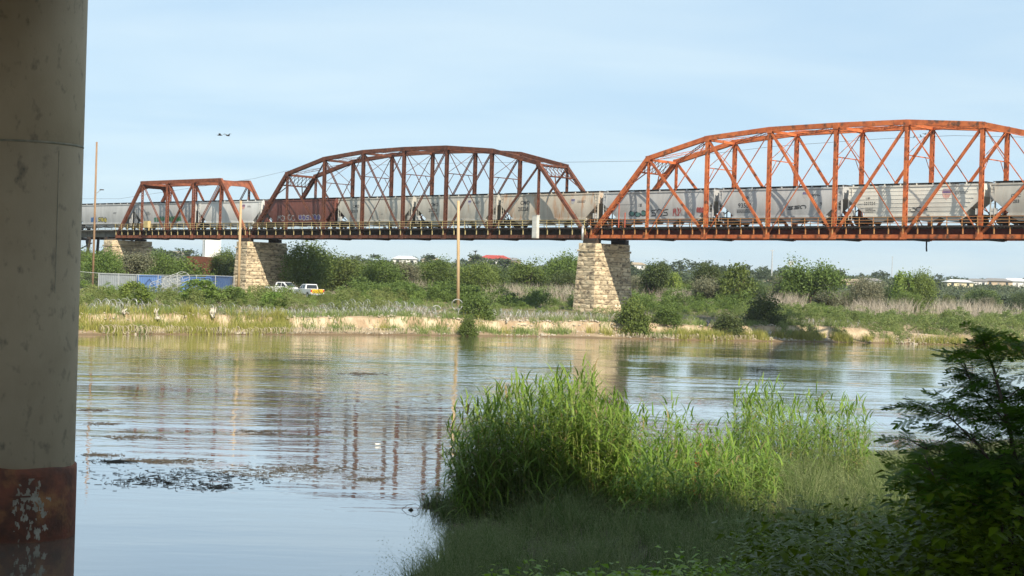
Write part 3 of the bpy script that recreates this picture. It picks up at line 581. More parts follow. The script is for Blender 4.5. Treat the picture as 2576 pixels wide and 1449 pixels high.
def hopper(sa, sb, mat, label, round_=True, ribs=False, extra=None):
    length = sb - sa - 0.75; hl = length / 2; c = (sa + sb) / 2
    root = empty('hopper_car', brw(c, W2 / 2, RAILZ), RZ, label, 'railway car', 'covered hopper cars of the freight train')
    z0, z1 = 1.12, 4.28
    def hw(z):
        u = min(1, max(0, (z - z0) / (z1 - z0)))
        return (1.36 + 0.22 * math.sin(math.pi * min(1, 0.12 + u * 0.82))) if round_ else 1.55
    # body: lofted along x; the ends rise from the sill to the end frame
    secs = [(-hl, 3.05), (-hl + 0.06, 3.0), (-hl + 2.3, z0), (hl - 2.3, z0), (hl - 0.06, 3.0), (hl, 3.05)]
    N = 10; vs = []; fs = []
    for x, zb in secs:
        ring = []
        for k in range(N + 1): z = zb + (z1 - zb) * k / N; ring.append((x, -hw(z), z))
        ring += [(x, -0.9, 4.47), (x, 0, 4.52), (x, 0.9, 4.47)]
        for k in range(N, -1, -1): z = zb + (z1 - zb) * k / N; ring.append((x, hw(z), z))
        vs += ring
    R_ = len(vs) // len(secs)
    for i in range(len(secs) - 1):
        for k in range(R_): fs.append((i*R_+k, (i+1)*R_+k, (i+1)*R_+(k+1) % R_, i*R_+(k+1) % R_))
    fs += [tuple(range(R_ - 1, -1, -1)), tuple((len(secs)-1)*R_ + k for k in range(R_))]
    body = MB().add(vs, fs).build('body', mat, root)
    for y in (-1, 1):
        MB().box(-hl - 0.02, hl + 0.02, min(y*(hw(z1) - 0.02), y*(hw(z1)+0.10)), max(y*(hw(z1) - 0.02), y*(hw(z1)+0.10)), z1 - 0.03, z1 + 0.16).build('top_rail', mat, root)
        MB().box(-hl + 2.0, hl - 2.0, min(y*(hw(z0) - 0.1), y*(hw(z0)+0.11)), max(y*(hw(z0) - 0.1), y*(hw(z0)+0.11)), z0 - 0.16, z0 + 0.05).build('side_sill', mat, root)
    if ribs:
        for q in range(6):
            z = 1.55 + q * 0.45; MB().box(-hl + 2.1 - q * 0.35, hl - 2.1 + q * 0.35, -hw(z) - 0.03, -hw(z) + 0.01, z, z + 0.05).build('side_rib', mat, root)
    # roof walk and hatches
    rw = MB().box(-hl, hl, -0.95, 0.95, 4.66, 4.71).build('roof_walk', DARKSTEEL, root)
    for q in range(9): x = -hl + 0.3 + q * (length - 0.6) / 8; MB().box(x - 0.05, x + 0.05, -1.0, 1.0, 4.44, 4.66).build('walk_bracket', mat, rw)
    for q in range(5): x = -hl + 1.7 + q * (length - 3.4) / 4; MB().box(x - 1.1, x + 1.1, -0.45, 0.45, 4.49, 4.63).build('hatch', mat, root)
    # hopper chutes under the body
    for q in range(4):
        x = (q - 1.5) * (length - 5.6) / 3.6; w = (length - 5.6) / 8.2
        MB().prism([(x - w * 1.4, z0 - 0.02), (x + w * 1.4, z0 - 0.02), (x + w * 0.45, 0.42), (x - w * 0.45, 0.42)], -1.1, 1.1).build('hopper_chute', mat, root)
    # end frames, ladders, trucks
    MB().box(-hl - 0.25, hl + 0.25, -0.22, 0.22, 0.75, 1.05).build('centre_sill', DARKSTEEL, root)
    for e in (-1, 1):
        pl = MB().box(e*hl - 0.95 if e > 0 else -hl - 0.1, hl + 0.1 if e > 0 else -hl + 0.95, -1.5, 1.5, 1.0, 1.1).build('end_platform', DARKSTEEL, root)
        for y in (-1.45, 1.45):
            MB().box(e*(hl - 0.06) - 0.06, e*(hl - 0.06) + 0.06, y - 0.05, y + 0.05, 1.1, 3.1).build('corner_post', mat, root)
            MB().beam((e * (hl - 0.15), y * 0.9, 1.1), (e * (hl - 1.5), y * 0.9, 1.9), 0.08, 0.1).build('end_brace', DARKSTEEL, root)
        ld = MB(); y = -1.53
        for x in (e*(hl - 0.55), e*(hl - 0.12)): ld.box(x - 0.025, x + 0.025, y - 0.03, y + 0.02, 0.55, 4.2)
        for q in range(9): ld.box(e*(hl - 0.335) - 0.22, e*(hl - 0.335) + 0.22, y - 0.025, y + 0.005, 0.65 + q * 0.40, 0.69 + q * 0.40)
        ld.build('ladder', mat, root)
        MB().box(e*hl - (0.9 if e > 0 else 0.0), e*hl + (0.0 if e > 0 else 0.9), -1.52, -1.44, 1.1, 1.75).build('end_panel', WHITEP if random.random() < 0.5 else mat, root)
        MB().box(min(e*hl, e*(hl + 0.45)), max(e*hl, e*(hl + 0.45)), -0.15, 0.15, 0.72, 1.0).build('coupler', DARKSTEEL, root)
        tx = e * (hl - 1.75); tr = MB()
        for y in (-1.05, 1.05):
            tr.prism([(tx - 1.15, 0.42), (tx - 1.15, 0.62), (tx - 0.55, 0.78), (tx + 0.55, 0.78), (tx + 1.15, 0.62), (tx + 1.15, 0.42), (tx + 0.6, 0.42), (tx + 0.35, 0.22), (tx - 0.35, 0.22), (tx - 0.6, 0.42)], y - 0.1, y + 0.1)
        tr.box(tx - 0.2, tx + 0.2, -1.1, 1.1, 0.5, 0.9); trk = tr.build('truck_frame', DARKSTEEL, root)
        for wx_ in (-0.88, 0.88):
            wb_ = MB()
            for y in (-0.72, 0.72):
                n = 20; cv = [(tx + wx_ + 0.46 * math.cos(6.2832*k/n), y + d, 0.461 + 0.46 * math.sin(6.2832*k/n)) for d in (-0.07, 0.07) for k in range(n)]
                wb_.add(cv, [tuple(range(n)), tuple(range(2*n-1, n-1, -1))] + [(k, n+k, n+(k+1) % n, (k+1) % n) for k in range(n)])
            wb_.beam((tx + wx_, -0.9, 0.46), (tx + wx_, 0.9, 0.46), 0.14, 0.14)
            wb_.build('wheelset', DARKSTEEL, trk)
    if extra: extra(root, hw, hl)
    return root
def words(items):
    def f(root, hw, hl):
        for it in items:
            if it[0] == 'T': link('lettering', text_mesh(it[1], it[4], hw, it[5] if len(it) > 5 else LETTER, it[2] * hl, it[3]), root)
            elif it[0] == 'G': graffiti(root, hw, it[1] * hl, it[2] * hl, it[3], it[4], it[5], it[6] if len(it) > 6 else None)
            elif it[0] == 'S':                                  # striped shield emblem
                x, z, s_ = it[1] * hl, it[2], it[3]
                pts = [(-.5, .35), (-.3, .5), (.3, .5), (.5, .35), (.42, -.1), (.25, -.4), (0, -.55), (-.25, -.4), (-.42, -.1)]
                b1 = MB(); b1.add([(x + a * s_, -(hw(z + b * s_) + 0.016), z + b * s_) for a, b in pts], [tuple(range(9))]); b1.build('emblem_field', INK['white'] if it[4] < 1 else surf('emblem_pink', (0.62, 0.36, 0.31), None, 3, 0.6), root)
                b2 = MB()
                for zz in (0.40, 0.26, 0.12): b2.add([(x + a * s_, -(hw(z + b * s_) + 0.024), z + b * s_) for a, b in ((-.42, zz - .045), (.42, zz - .045), (.42, zz + .045), (-.42, zz + .045))], [(0, 1, 2, 3)])
                b2.build('emblem_bars', INK['purple'], root)
            elif it[0] == 'L':                                  # small rows of data stencils
                m = MB(); x, z = it[1] * hl, it[2]
                for r_ in range(it[3]):
                    xx = 0
                    while xx < it[4] * random.uniform(0.7, 1):
                        w_ = random.uniform(0.06, 0.2); zz = z - r_ * 0.16; m.add([(x + xx + a, -(hw(zz + b) + 0.016), zz + b) for a, b in ((0, 0), (w_, 0), (w_, .08), (0, .08))], [(0, 1, 2, 3)]); xx += w_ + 0.05
                tag(m.build('stencil', LETTER, root), kind='stuff')
    return f
cb = [-141.5, -123.2, -104.83, -86.6, -69.28, -51.62, -34.7, -17.9, 0.23, 18.47, 36.53, 53.9, 71.8]
hopper(cb[0], cb[1], CG1, 'grey covered hopper car mostly hidden behind the concrete pillar')
hopper(cb[1], cb[2], CG1, 'grey hopper car with yellow and blue graffiti beside the concrete pillar', extra=words([('G', -0.2, 0.12, 1.3, 2.2, 'black', 'yellow'), ('G', -0.45, -0.25, 1.25, 2.2, 'blue', 'blue'), ('L', .35, 2.9, 2, 1.2)]))
hopper(cb[2], cb[3], CG1, 'grey hopper car with a band of green graffiti inside the short span', extra=words([('G', -0.35, 0.1, 1.25, 2.1, 'teal', 'green'), ('G', 0.12, 0.55, 1.25, 2.2, 'green', 'green'), ('L', -.6, 2.9, 4, 1.2)]))
hopper(cb[3], cb[4], CG2, 'clean light grey hopper car just left of the red one', extra=words([('S', 0.45, 3.5, 0.8, 1), ('L', .57, 3.6, 2, 1.0)]))
hopper(cb[4], cb[5], CRED, 'dark red hopper car with white graffiti along its lower side', round_=True, extra=words([('G', -0.6, -0.1, 1.25, 2.1, 'white', None), ('G', 0.0, 0.62, 1.25, 2.1, 'white', 'purple'), ('T', '.', 0.3, 2.6, 0.5, WHITEP)]))
hopper(cb[5], cb[6], CG3, 'warm grey hopper car just right of the red one', extra=words([('T', 'CMO', -0.58, 3.05, 0.62), ('T', '20519', -0.62, 2.3, 0.62), ('L', 0.2, 2.0, 1, .5)]))
hopper(cb[6], cb[7], CG3, 'warm grey hopper car left of the rusty beige one, lettered CMO 2052', extra=words([('T', 'CMO', -0.62, 3.05, 0.7), ('T', '20528', -0.66, 2.25, 0.7), ('S', 0.35, 3.45, 0.7, 0), ('L', .44, 3.5, 2, 1.4), ('L', -.6, 1.95, 3, 1.6)]))
hopper(cb[7], cb[8], CG4, 'beige rust streaked hopper car lettered CMO 20228 over the tall pier', extra=words([('T', 'CMO', -0.58, 3.05, 0.75), ('T', '20228', -0.62, 2.2, 0.75), ('S', 0.50, 3.35, 0.7, 0), ('L', .59, 3.35, 2, 1.6), ('L', .5, 1.6, 1, .6)]))
hopper(cb[8], cb[9], CG1, 'grey hopper car with green, white and red graffiti at left end of orange span', extra=words([('G', -0.5, -0.18, 1.25, 1.95, 'black', 'teal'), ('G', -0.1, 0.22, 1.3, 2.2, 'black', None), ('G', 0.3, 0.45, 1.25, 2.3, 'red'), ('G', 0.35, 0.65, 1.3, 2.2, 'white', None), ('G', 0.72, 0.84, 1.6, 2.3, 'red', 'red'), ('T', '18', -0.33, 2.5, 0.6)]))
hopper(cb[9], cb[10], CG1, 'smooth grey hopper car lettered UP 93552 on the orange span', extra=words([('T', 'UP', -0.60, 3.0, 0.78), ('T', '93552', -0.66, 2.2, 0.78), ('L', -.68, 1.9, 3, 2.4), ('S', 0.42, 3.6, 0.75, 0), ('L', .52, 3.6, 2, 1.3), ('G', 0.15, 0.45, 1.95, 2.35, 'black'), ('T', '9', 0.66, 2.3, 0.6)]))
hopper(cb[10], cb[11], CG5, 'cream hopper car with horizontal ribs and pink shield, lettered UP 101934', round_=True, ribs=True, extra=words([('T', 'UP', -0.72, 2.85, 0.45), ('T', '101934', -0.75, 2.30, 0.50), ('L', -.72, 1.95, 4, 1.2), ('S', 0.48, 3.4, 1.15, 1), ('L', .60, 3.55, 2, 1.6), ('G', -0.05, 0.22, 1.5, 1.95, 'black')]))
hopper(cb[11], cb[12], CG3, 'beige hopper car with green and purple graffiti at right edge of view', extra=words([('T', 'CTIC', -0.72, 2.9, 0.5), ('T', '7203', -0.72, 2.3, 0.5), ('G', -0.45, -0.2, 1.3, 2.3, 'green', 'green'), ('G', -0.2, 0.3, 1.25, 2.6, 'black', 'purple')]))

# ------------------------------------------------------------------ small things on the railway bridge
p = atT(1347, 588, -0.75); cab = empty('signal_cabinet', (p.x, p.y, WALKZ - 1.35), RZ, 'tall white metal cabinet on the walkway of the brown span', 'cabinet')
MB().box(-0.42, 0.42, -0.25, 0.25, 0, 3.0).build('housing', WHITEP, cab); MB().box(-0.36, 0.36, -0.27, -0.252, 0.1, 1.35).build('door', WHITEP, cab); MB().box(-0.36, 0.36, -0.27, -0.252, 1.45, 2.9).build('door', WHITEP, cab); MB().box(-0.45, 0.45, -0.3, 0.3, 3.0, 3.06).build('lid', WHITEP, cab)
p = atT(370, 566, -0.75); cab = empty('equipment_box', (p.x, p.y, WALKZ), RZ, 'small tan equipment box on the railing of the short span', 'cabinet')
MB().box(-0.65, 0.65, -0.3, 0.3, 0.35, 1.5).build('housing', YELLOW, cab); MB().box(-0.58, 0.58, -0.32, -0.302, 0.42, 1.42).build('door', YELLOW, cab)
for x in (-0.6, 0.5): MB().box(x, x + 0.1, -0.1, 0.1, -0.1, 0.35).build('leg', YELLOW, cab)
p = atT(1465, 605, -0.75); pv = empty('vent_pipe', (p.x, p.y, p.z), RZ, 'short silver pipe standing on the tall pier below the brown span', 'pipe')
MB().lathe([(0.15, 0), (0.15, 1.75)], 14).build('tube', GALV, pv, None, True); MB().lathe([(0.18, 1.75), (0.18, 1.85)], 14).build('collar', GALV, pv, None, True)
p = atT(2331, 606, 1.0); dp = MB(); q = brw((p - _o3).dot(BV), 1.0, CZ - 0.5); dp.tube([(0, 0, 0), (0, 0, -0.7), (0.04, 0, -1.1)], 0.09, 8)
tag(dp.build('drain_pipe', BLACK, None, q, True), 'short black drain pipe hanging beneath the orange span', 'pipe')
p = atT(2353, 590, -0.6); sg = empty('marker_posts', brw(27.2 - 22.3, -0.62, WALKZ), RZ, 'two thin red marker posts with a bar near left end of orange span', 'post')
REDP = surf('red_marker_paint', (0.5, 0.12, 0.07), None, 2, 0.7)
MB().box(-0.05, 0.05, -0.05, 0.05, 0, 3.1).build('post', REDP, sg); MB().box(0.95, 1.05, -0.05, 0.05, 0, 1.9).build('post', REDP, sg); MB().box(0.05, 2.4, -0.025, 0.025, 2.85, 2.91).build('bar', WIREM, sg)

# ------------------------------------------------------------------ poles, wires, birds
def pole(px, py_t, py_b, D, r, mat, label, lean=0.0, arm=None):
    a = atY(px, py_b, D); zt = atY(px, py_t, D).z; zg = far_z(a.x, a.y)
    root = empty('utility_pole', (a.x, a.y, zg), 0, label, 'pole')
    h = zt - zg; MB().tube([(0, 0, -0.5), (lean * h / 2, 0, h / 2), (lean * h, 0, h)], [r, r * 0.92, r * 0.8], 10).build('shaft', mat, root, None, True)
    if arm: arm(root, h)
    return root
def larm(root, h):
    z = h * 0.67; MB().tube([(0.1, -0.1, z - 0.3), (0.7, -0.1, z + 0.25)], 0.05, 6).build('lamp_bracket', GALV, root); MB().box(0.6, 1.1, -0.2, 0.0, z + 0.2, z + 0.32).build('lamp_head', DARKSTEEL, root)
pole(234, 357, 690, 212, 0.15, WOODPOLE, 'tallest brown wooden pole, beside the concrete pillar', 0, larm)
pole(600, 505, 716, 226, 0.20, PALEPOLE, 'tan wooden pole in front of the second stone pier')
pole(1153, 505, 752, 214, 0.23, PALEPOLE, 'tan wooden pole in front of the brown span, leaning slightly left', -0.026)
wp = [atT(px, py, 11.0) for px, py in ((190, 500), (300, 500), (640, 449), (720, 430), (900, 416), (1200, 409), (1430, 408), (1620, 405), (1780, 388), (1950, 368), (2220, 349), (2400, 341), (2576, 345), (2760, 352))]
tag(MB().tube(wp, 0.022, 5).build('overhead_wire', WIREM), 'thin dark wire sagging behind the trusses', 'wire')
BIRD = surf('dark_feathers', (0.05, 0.048, 0.05), (0.09, 0.085, 0.08), 8, 0.8)
def bird(loc, s, rz, flying, label):
    r = empty('bird', loc, rz, label, 'bird', 'flying birds' if flying else 'birds perched on the wire')
    if flying:
        MB().tube([(-0.5*s, 0, 0), (-0.25*s, 0, 0.0), (0.1*s, 0, 0.02*s), (0.35*s, 0, 0.02*s), (0.5*s, 0, 0)], [0.02*s, 0.10*s, 0.13*s, 0.08*s, 0.02*s], 8).build('body', BIRD, r, None, True)
        for sd in (-1, 1): MB().add([(0.2*s, sd*0.08*s, 0.05*s), (-0.15*s, sd*0.08*s, 0.05*s), (-0.25*s, sd*0.6*s, 0.28*s), (-0.1*s, sd*1.0*s, 0.15*s), (0.1*s, sd*0.55*s, 0.30*s)], [(0, 1, 2, 4), (2, 3, 4)]).build('wing', BIRD, r)
        MB().add([(-0.45*s, 0.03*s, 0), (-0.8*s, 0.15*s, 0.02*s), (-0.8*s, -0.15*s, 0.02*s), (-0.45*s, -0.03*s, 0)], [(0, 1, 2, 3)]).build('tail', BIRD, r)
    else:
        MB().tube([(-0.25*s, 0, 0.0), (-0.1*s, 0, 0.2*s), (0.0, 0, 0.45*s), (0.08*s, 0, 0.62*s)], [0.06*s, 0.17*s, 0.16*s, 0.09*s], 8).build('body', BIRD, r, None, True)
        MB().tube([(0.02*s, 0, 0.68*s), (0.12*s, 0, 0.72*s), (0.22*s, 0, 0.71*s), (0.34*s, 0, 0.68*s)], [0.06*s, 0.10*s, 0.06*s, 0.01*s], 8).build('head', BIRD, r, None, True)
        MB().add([(-0.2*s, 0.05*s, 0.05*s), (-0.5*s, 0.08*s, -0.35*s), (-0.5*s, -0.08*s, -0.35*s), (-0.2*s, -0.05*s, 0.05*s)], [(0, 1, 2, 3)]).build('tail', BIRD, r)
bird(atY(553, 340, 90), 0.30, 0.2, True, 'flying bird, left of the pair in the sky')
bird(atY(573, 341, 90), 0.34, 1.0, True, 'flying bird with raised wings, right of the pair in the sky')
for k, (px, py, lab) in enumerate(((2300, 346, 'small dark bird perched on wire, leftmost of three'), (2316, 345, 'small dark bird perched on wire, middle of three'), (2327, 337, 'dark bird just above the wire, rightmost of three'))):
    p = atT(px, py, 11.0); bird((p.x, p.y, p.z - 0.02), 0.42, [0.3, 2.8, 0.5][k], k == 2, lab)

# ------------------------------------------------------------------ foliage tools
def rand_unit(n):
    v = rng.normal(size=(n, 3)); return v / np.linalg.norm(v, axis=1, keepdims=True)
def cards(C, L_, Wd, up=0.3, droop=None):
    """leaf faces: one kite quad each"""
    n = len(C); d = rand_unit(n); d[:, 2] += up; d /= np.linalg.norm(d, axis=1, keepdims=True)
    s = np.cross(d, rand_unit(n)); s /= np.linalg.norm(s, axis=1, keepdims=True) + 1e-9
    L_ = np.broadcast_to(L_, n)[:, None]; Wd = np.broadcast_to(Wd, n)[:, None]
    V = np.stack([C - d * L_ * 0.5, C + s * Wd * 0.5, C + d * L_ * 0.5, C - s * Wd * 0.5], 1)
    return V.reshape(-1, 3), np.arange(4 * n).reshape(n, 4)
def blades(B, D, H, Wd, bend, seg=2, taper=True):
    """grass blades: B base points, D unit lean direction (xy), H height, bend amount; seg quads each"""
    n = len(B); H = np.broadcast_to(H, n)[:, None]; Wd = np.broadcast_to(Wd, n)[:, None]; bend = np.broadcast_to(bend, n)[:, None]
    D3 = np.concatenate([D, np.zeros((n, 1))], 1); a = rng.uniform(0, 2 * np.pi, n); S = np.stack([np.cos(a), np.sin(a), np.zeros(n)], 1)
    rows = []
    for k in range(seg + 1):
        t = k / seg; c = B + D3 * (bend * H * t ** 2) + np.array([0, 0, 1.0]) * (H * (t - 0.25 * bend * t ** 3)); w = Wd * (1 - (0.92 * t ** 1.5 if taper else 0)) * 0.5
        rows += [c - S * w, c + S * w]
    V = np.stack(rows, 1); base = (np.arange(n) * (2 * seg + 2))[:, None]; Qs = [base + np.array([[2*k, 2*k+1, 2*k+3, 2*k+2]]) for k in range(seg)]
    return V.reshape(-1, 3), np.concatenate(Qs, 0)
def merge(parts):
    Vs, Qs, Ts, o = [], [], [], 0
    for V_, Q_, T_ in parts: Vs.append(V_); Qs.append(Q_ + o); Ts.append(T_); o += len(V_)
    return np.concatenate(Vs), np.concatenate(Qs), np.concatenate(Ts)
G_MESQ = leafmat('mesquite_leaves', (0.091, 0.137, 0.031), (0.176, 0.227, 0.058), 0.25)
G_DARK = leafmat('dark_scrub_leaves', (0.052, 0.081, 0.025), (0.109, 0.138, 0.048), 0.2)
G_BRIGHT = leafmat('bright_weed_leaves', (0.128, 0.203, 0.035), (0.257, 0.331, 0.081), 0.3)
G_GREY = leafmat('grey_scrub_leaves', (0.127, 0.138, 0.077), (0.220, 0.209, 0.132), 0.15)
G_YEL = leafmat('yellow_grass', (0.24, 0.25, 0.05), (0.42, 0.38, 0.12), 0.3)
G_WEED = leafmat('bank_weed', (0.115, 0.176, 0.041), (0.284, 0.317, 0.115), 0.28)
CANE = leafmat('dead_cane', (0.30, 0.26, 0.20), (0.46, 0.41, 0.33), 0.1)
FARG = leafmat('far_leaves', (0.060, 0.085, 0.040), (0.105, 0.130, 0.065), 0.15)
def crown(kind, n, seed, mat, mult=1.0):
    """unit crown: about 1 high (z 0..1) and 1 wide, leaf faces gathered in clumps"""
    g = np.random.default_rng(seed); m = max(12, n // (45 if n < 6000 else 90))
    if kind == 'round':
        u = g.normal(size=(m, 3)); u /= np.linalg.norm(u, axis=1, keepdims=True); r = g.uniform(0.45, 1.0, m)[:, None] ** 0.6; C = u * r * np.array([0.46, 0.46, 0.40]) + np.array([0, 0, 0.58])
        C += g.normal(0, 0.03, (m, 3)); cs = 0.085
    elif kind == 'spread':
        k = 6; cen = np.stack([g.uniform(-.3, .3, k), g.uniform(-.3, .3, k), g.uniform(0.45, 0.88, k)], 1); C = cen[g.integers(0, k, m)] + g.normal(0, 1, (m, 3)) * np.array([0.12, 0.12, 0.085]); cs = 0.075
        C[:, 2] = np.clip(C[:, 2], 0.12, 1.0)
    elif kind == 'dome':
        u = g.normal(size=(m, 3)); u /= np.linalg.norm(u, axis=1, keepdims=True); u[:, 2] = np.abs(u[:, 2]); r = g.uniform(0.25, 1.0, m)[:, None] ** 0.5; C = u * r * np.array([0.48, 0.48, 0.92]); C[:, 2] += 0.03; cs = 0.085
    elif kind == 'plume':
        a = g.uniform(0, 6.283, m); t = g.uniform(0.1, 1, m); r = 0.12 + 0.36 * np.sin(np.pi * np.clip(t, 0, 1) ** 0.8) * g.uniform(0.3, 1, m); C = np.stack([r * np.cos(a), r * np.sin(a), t], 1); cs = 0.065
    which = g.integers(0, m, n); P_ = C[which] + g.normal(0, cs, (n, 3)); P_[:, 2] = np.maximum(P_[:, 2], 0.01)
    ln = g.uniform(0.035, 0.085, n) * (0.62 if mat is not None and kind in ('round', 'spread') else 1.0) * mult
    V_, Q_ = cards(P_, ln, ln * g.uniform(0.45, 0.8, n), 0.5 if kind == 'plume' else 0.15)
    cl = g.uniform(0, 1, m)[which] * 0.6 + g.uniform(0, 0.4, n)
    if mat is None: return V_, Q_, np.repeat(cl, 4)
    return np_mesh('crown', V_, Q_, mat, np.repeat(cl, 4))
def trunk_mesh(h, r, seed, spread=0.25):
    g = random.Random(seed); mb = MB(); f = 0.30
    mb.tube([(0, 0, -0.05), (0.01, 0, f * 0.5), (0.02, 0.01, f)], [r, r * 0.85, r * 0.7], 7)
    for k in range(5):
        a = g.uniform(0, 6.28); e = (spread * math.cos(a), spread * math.sin(a), g.uniform(0.6, 0.85))
        mb.tube([(0.02, 0.01, f - 0.04), (e[0] * 0.45, e[1] * 0.45, (f + e[2]) / 2 - 0.02), e], [r * 0.6, r * 0.4, r * 0.15], 5)
    return mb.mesh('trunk', BARK)
CR = {}
for kind, n, k in (('round', 11000, 3), ('spread', 10000, 3), ('dome', 4200, 3), ('plume', 3600, 3)):
    for mname, mm in (('mesq', G_MESQ), ('dark', G_DARK), ('bright', G_BRIGHT), ('grey', G_GREY)):
        if (kind, mname) in (('plume', 'dark'), ('spread', 'bright'), ('round', 'bright')): continue
        CR[kind, mname] = [crown(kind, n, 100 + {'round': 3, 'dome': 17, 'plume': 29, 'spread': 41}[kind] + q * 7 + len(mname), mm) for q in range(2)]
TRK = [trunk_mesh(1, 0.035, q) for q in range(3)]
def plant(name, x, y, zg, w, h, kind, mname, label, cat, group, trunk=True):
    r = empty(name, (x, y, zg), random.uniform(0, 6.28), label, cat, group); r.scale = (w, w * random.uniform(0.85, 1.1), h)
    link('crown', random.choice(CR[kind, mname]), r)
    if trunk: link('trunk', random.choice(TRK), r)
    return r
def tree_px(px, py_t, D, wpx, kind, mname, label, group=None, name='scrub_tree', cat='tree', sink=0.0, trunk=True):
    p = atY(px, py_t, D); zg = far_z(p.x, p.y) - sink; return plant(name, p.x, p.y, zg, wpx * D / FPX, p.z - zg, kind, mname, label, cat, group, trunk)
# trees one can tell apart
for a in ((775, 618, 262, 150, 'round', 'mesq', 'large leafy green tree right of the second stone pier'),
          (860, 650, 275, 130, 'round', 'mesq', 'green tree behind the large one near the trucks'),
          (1005, 668, 275, 110, 'spread', 'grey', 'greyish half bare tree left of the leaning pole'),
          (1100, 655, 285, 110, 'round', 'mesq', 'rounded green tree just left of the leaning pole'),
          (1225, 668, 280, 115, 'round', 'dark', 'dark green tree just right of the leaning pole'),
          (1330, 655, 292, 120, 'spread', 'mesq', 'wide tree with ragged top behind the dead reeds'),
          (1425, 646, 285, 110, 'round', 'mesq', 'tall green tree touching the left side of the tall pier'),
          (1640, 668, 262, 105, 'spread', 'dark', 'dark open tree just right of the tall stone pier'),
          (1690, 690, 280, 80, 'plume', 'bright', 'light green feathery tree right of the tall stone pier'),
          (1775, 672, 270, 90, 'spread', 'dark', 'dark tree with pale bare trunk beyond the bank'),
          (1855, 672, 258, 110, 'plume', 'mesq', 'olive plume shaped tree left of the dark bank shrub'),
          (2042, 655, 262, 145, 'spread', 'mesq', 'large dark mesquite with feathery top under the orange span'),
          (1985, 690, 268, 80, 'round', 'grey', 'smaller grey tree leaning on the large mesquite'),
          (2180, 702, 290, 90, 'round', 'grey', 'low grey green tree between the mesquite and the bright tree'),
          (2275, 690, 275, 75, 'plume', 'bright', 'bright green tree, left half of the pair at right'),
          (2318, 688, 275, 80, 'round', 'mesq', 'bright green tree, right half of the pair at right'),
          (470, 648, 268, 130, 'dome', 'mesq', 'green tree in front of the rusty border wall'),
          (405, 640, 262, 90, 'round', 'mesq', 'green tree just right of the leftmost pier'),
          (565, 632, 285, 80, 'round', 'mesq', 'green tree just left of the second stone pier'),
          (220, 632, 280, 60, 'round', 'mesq', 'green tree showing between the trestle legs')):
    tree_px(*a)
for a in ((1925, 738, 203, 100, 'dome', 'dark', 'big dark shrub on the bank edge under the orange span'),
          (1835, 782, 197, 80, 'dome', 'dark', 'dark overhanging shrub at the water, left of the biggest'),
          (1595, 745, 193, 90, 'dome', 'mesq', 'round green shrub in front of the tall pier'),
          (1680, 765, 196, 75, 'dome', 'mesq', 'green shrub a little right of the tall pier'),
          (340, 712, 168, 90, 'plume', 'bright', 'light green willow shrub beside the tangled wire at left'),
          (505, 706, 180, 130, 'plume', 'bright', 'feathery light green shrub in front of the blue containers'),
          (590, 725, 182, 80, 'plume', 'mesq', 'feathery shrub at the foot of the second pier'),
          (690, 738, 184, 80, 'plume', 'bright', 'feathery shrub in front of the white trucks'),
          (1200, 735, 190, 90, 'dome', 'mesq', 'leafy green shrub right of the leaning pole base'),
          (1180, 790, 183, 48, 'dome', 'mesq', 'green bush growing down the bank to the water')):
    tree_px(*a, name='shrub', cat='shrub', trunk=False)
# scrub belts: many look-alikes
def belt(n, x0, x1, v0, v1, h0, h1, kinds, name, label, cat, group, wmul=(0.9, 1.5), trunk=True, avoid=True):
    for _ in range(n):
        x = random.uniform(x0, x1); v = random.uniform(v0, v1); y = shore(x) + v
        if y < 60: continue
        q = (Vector((x, y, 0)) - _o3); t = q.dot(NV)
        if avoid and -4 < t < 9 and y < 330: continue
        px = 1288 + FPX * x / y
        if not 120 < px < 2640: continue
        h = random.uniform(h0, h1); k, m_ = random.choice(kinds)
        look = {('round', 'mesq'): 'rounded green', ('round', 'dark'): 'rounded dark green', ('spread', 'dark'): 'dark open branched', ('spread', 'grey'): 'greyish open branched', ('dome', 'mesq'): 'low domed green', ('plume', 'mesq'): 'olive plume shaped'}[k, m_]
        zone = next(z_ for lim, z_ in ((420, 'near the leftmost stone pier'), (600, 'behind the blue containers'), (760, 'just behind the second stone pier'), (900, 'behind the white trucks'), (1030, 'midway from the trucks to the leaning pole'), (1153, 'just left of the leaning pole'), (1300, 'just right of the leaning pole'), (1480, 'just left of the tall pier'), (1700, 'just right of the tall pier'), (1900, 'left of the big dark bank shrub'), (2120, 'beside the large mesquite'), (2240, 'between the mesquite and the bright tree pair'), (2380, 'around the bright tree pair'), (9999, 'close to the right edge of the view')) if px < lim)
        far = 'nearer' if v < (v0 + v1) / 2 else 'farther'
        plant(name, x, y, far_z(x, y) - 0.15, h * random.uniform(*wmul), h, k, m_, f'{far} {look} scrub tree {zone}', cat, group, trunk)
belt(85, -130, 50, 85, 200, 3.4, 6.4, (('round', 'mesq'), ('spread', 'dark'), ('spread', 'grey'), ('round', 'dark'), ('dome', 'mesq')), 'scrub_tree', 'one of the green scrub trees massed behind the railway bridge', 'tree', 'scrub trees on the far bank')
belt(110, 22, 170, 62, 240, 2.8, 5.4, (('round', 'mesq'), ('spread', 'grey'), ('round', 'dark'), ('plume', 'mesq')), 'scrub_tree', 'one of the low scrub trees on the flat right of the tall pier', 'tree', 'scrub trees on the far bank')
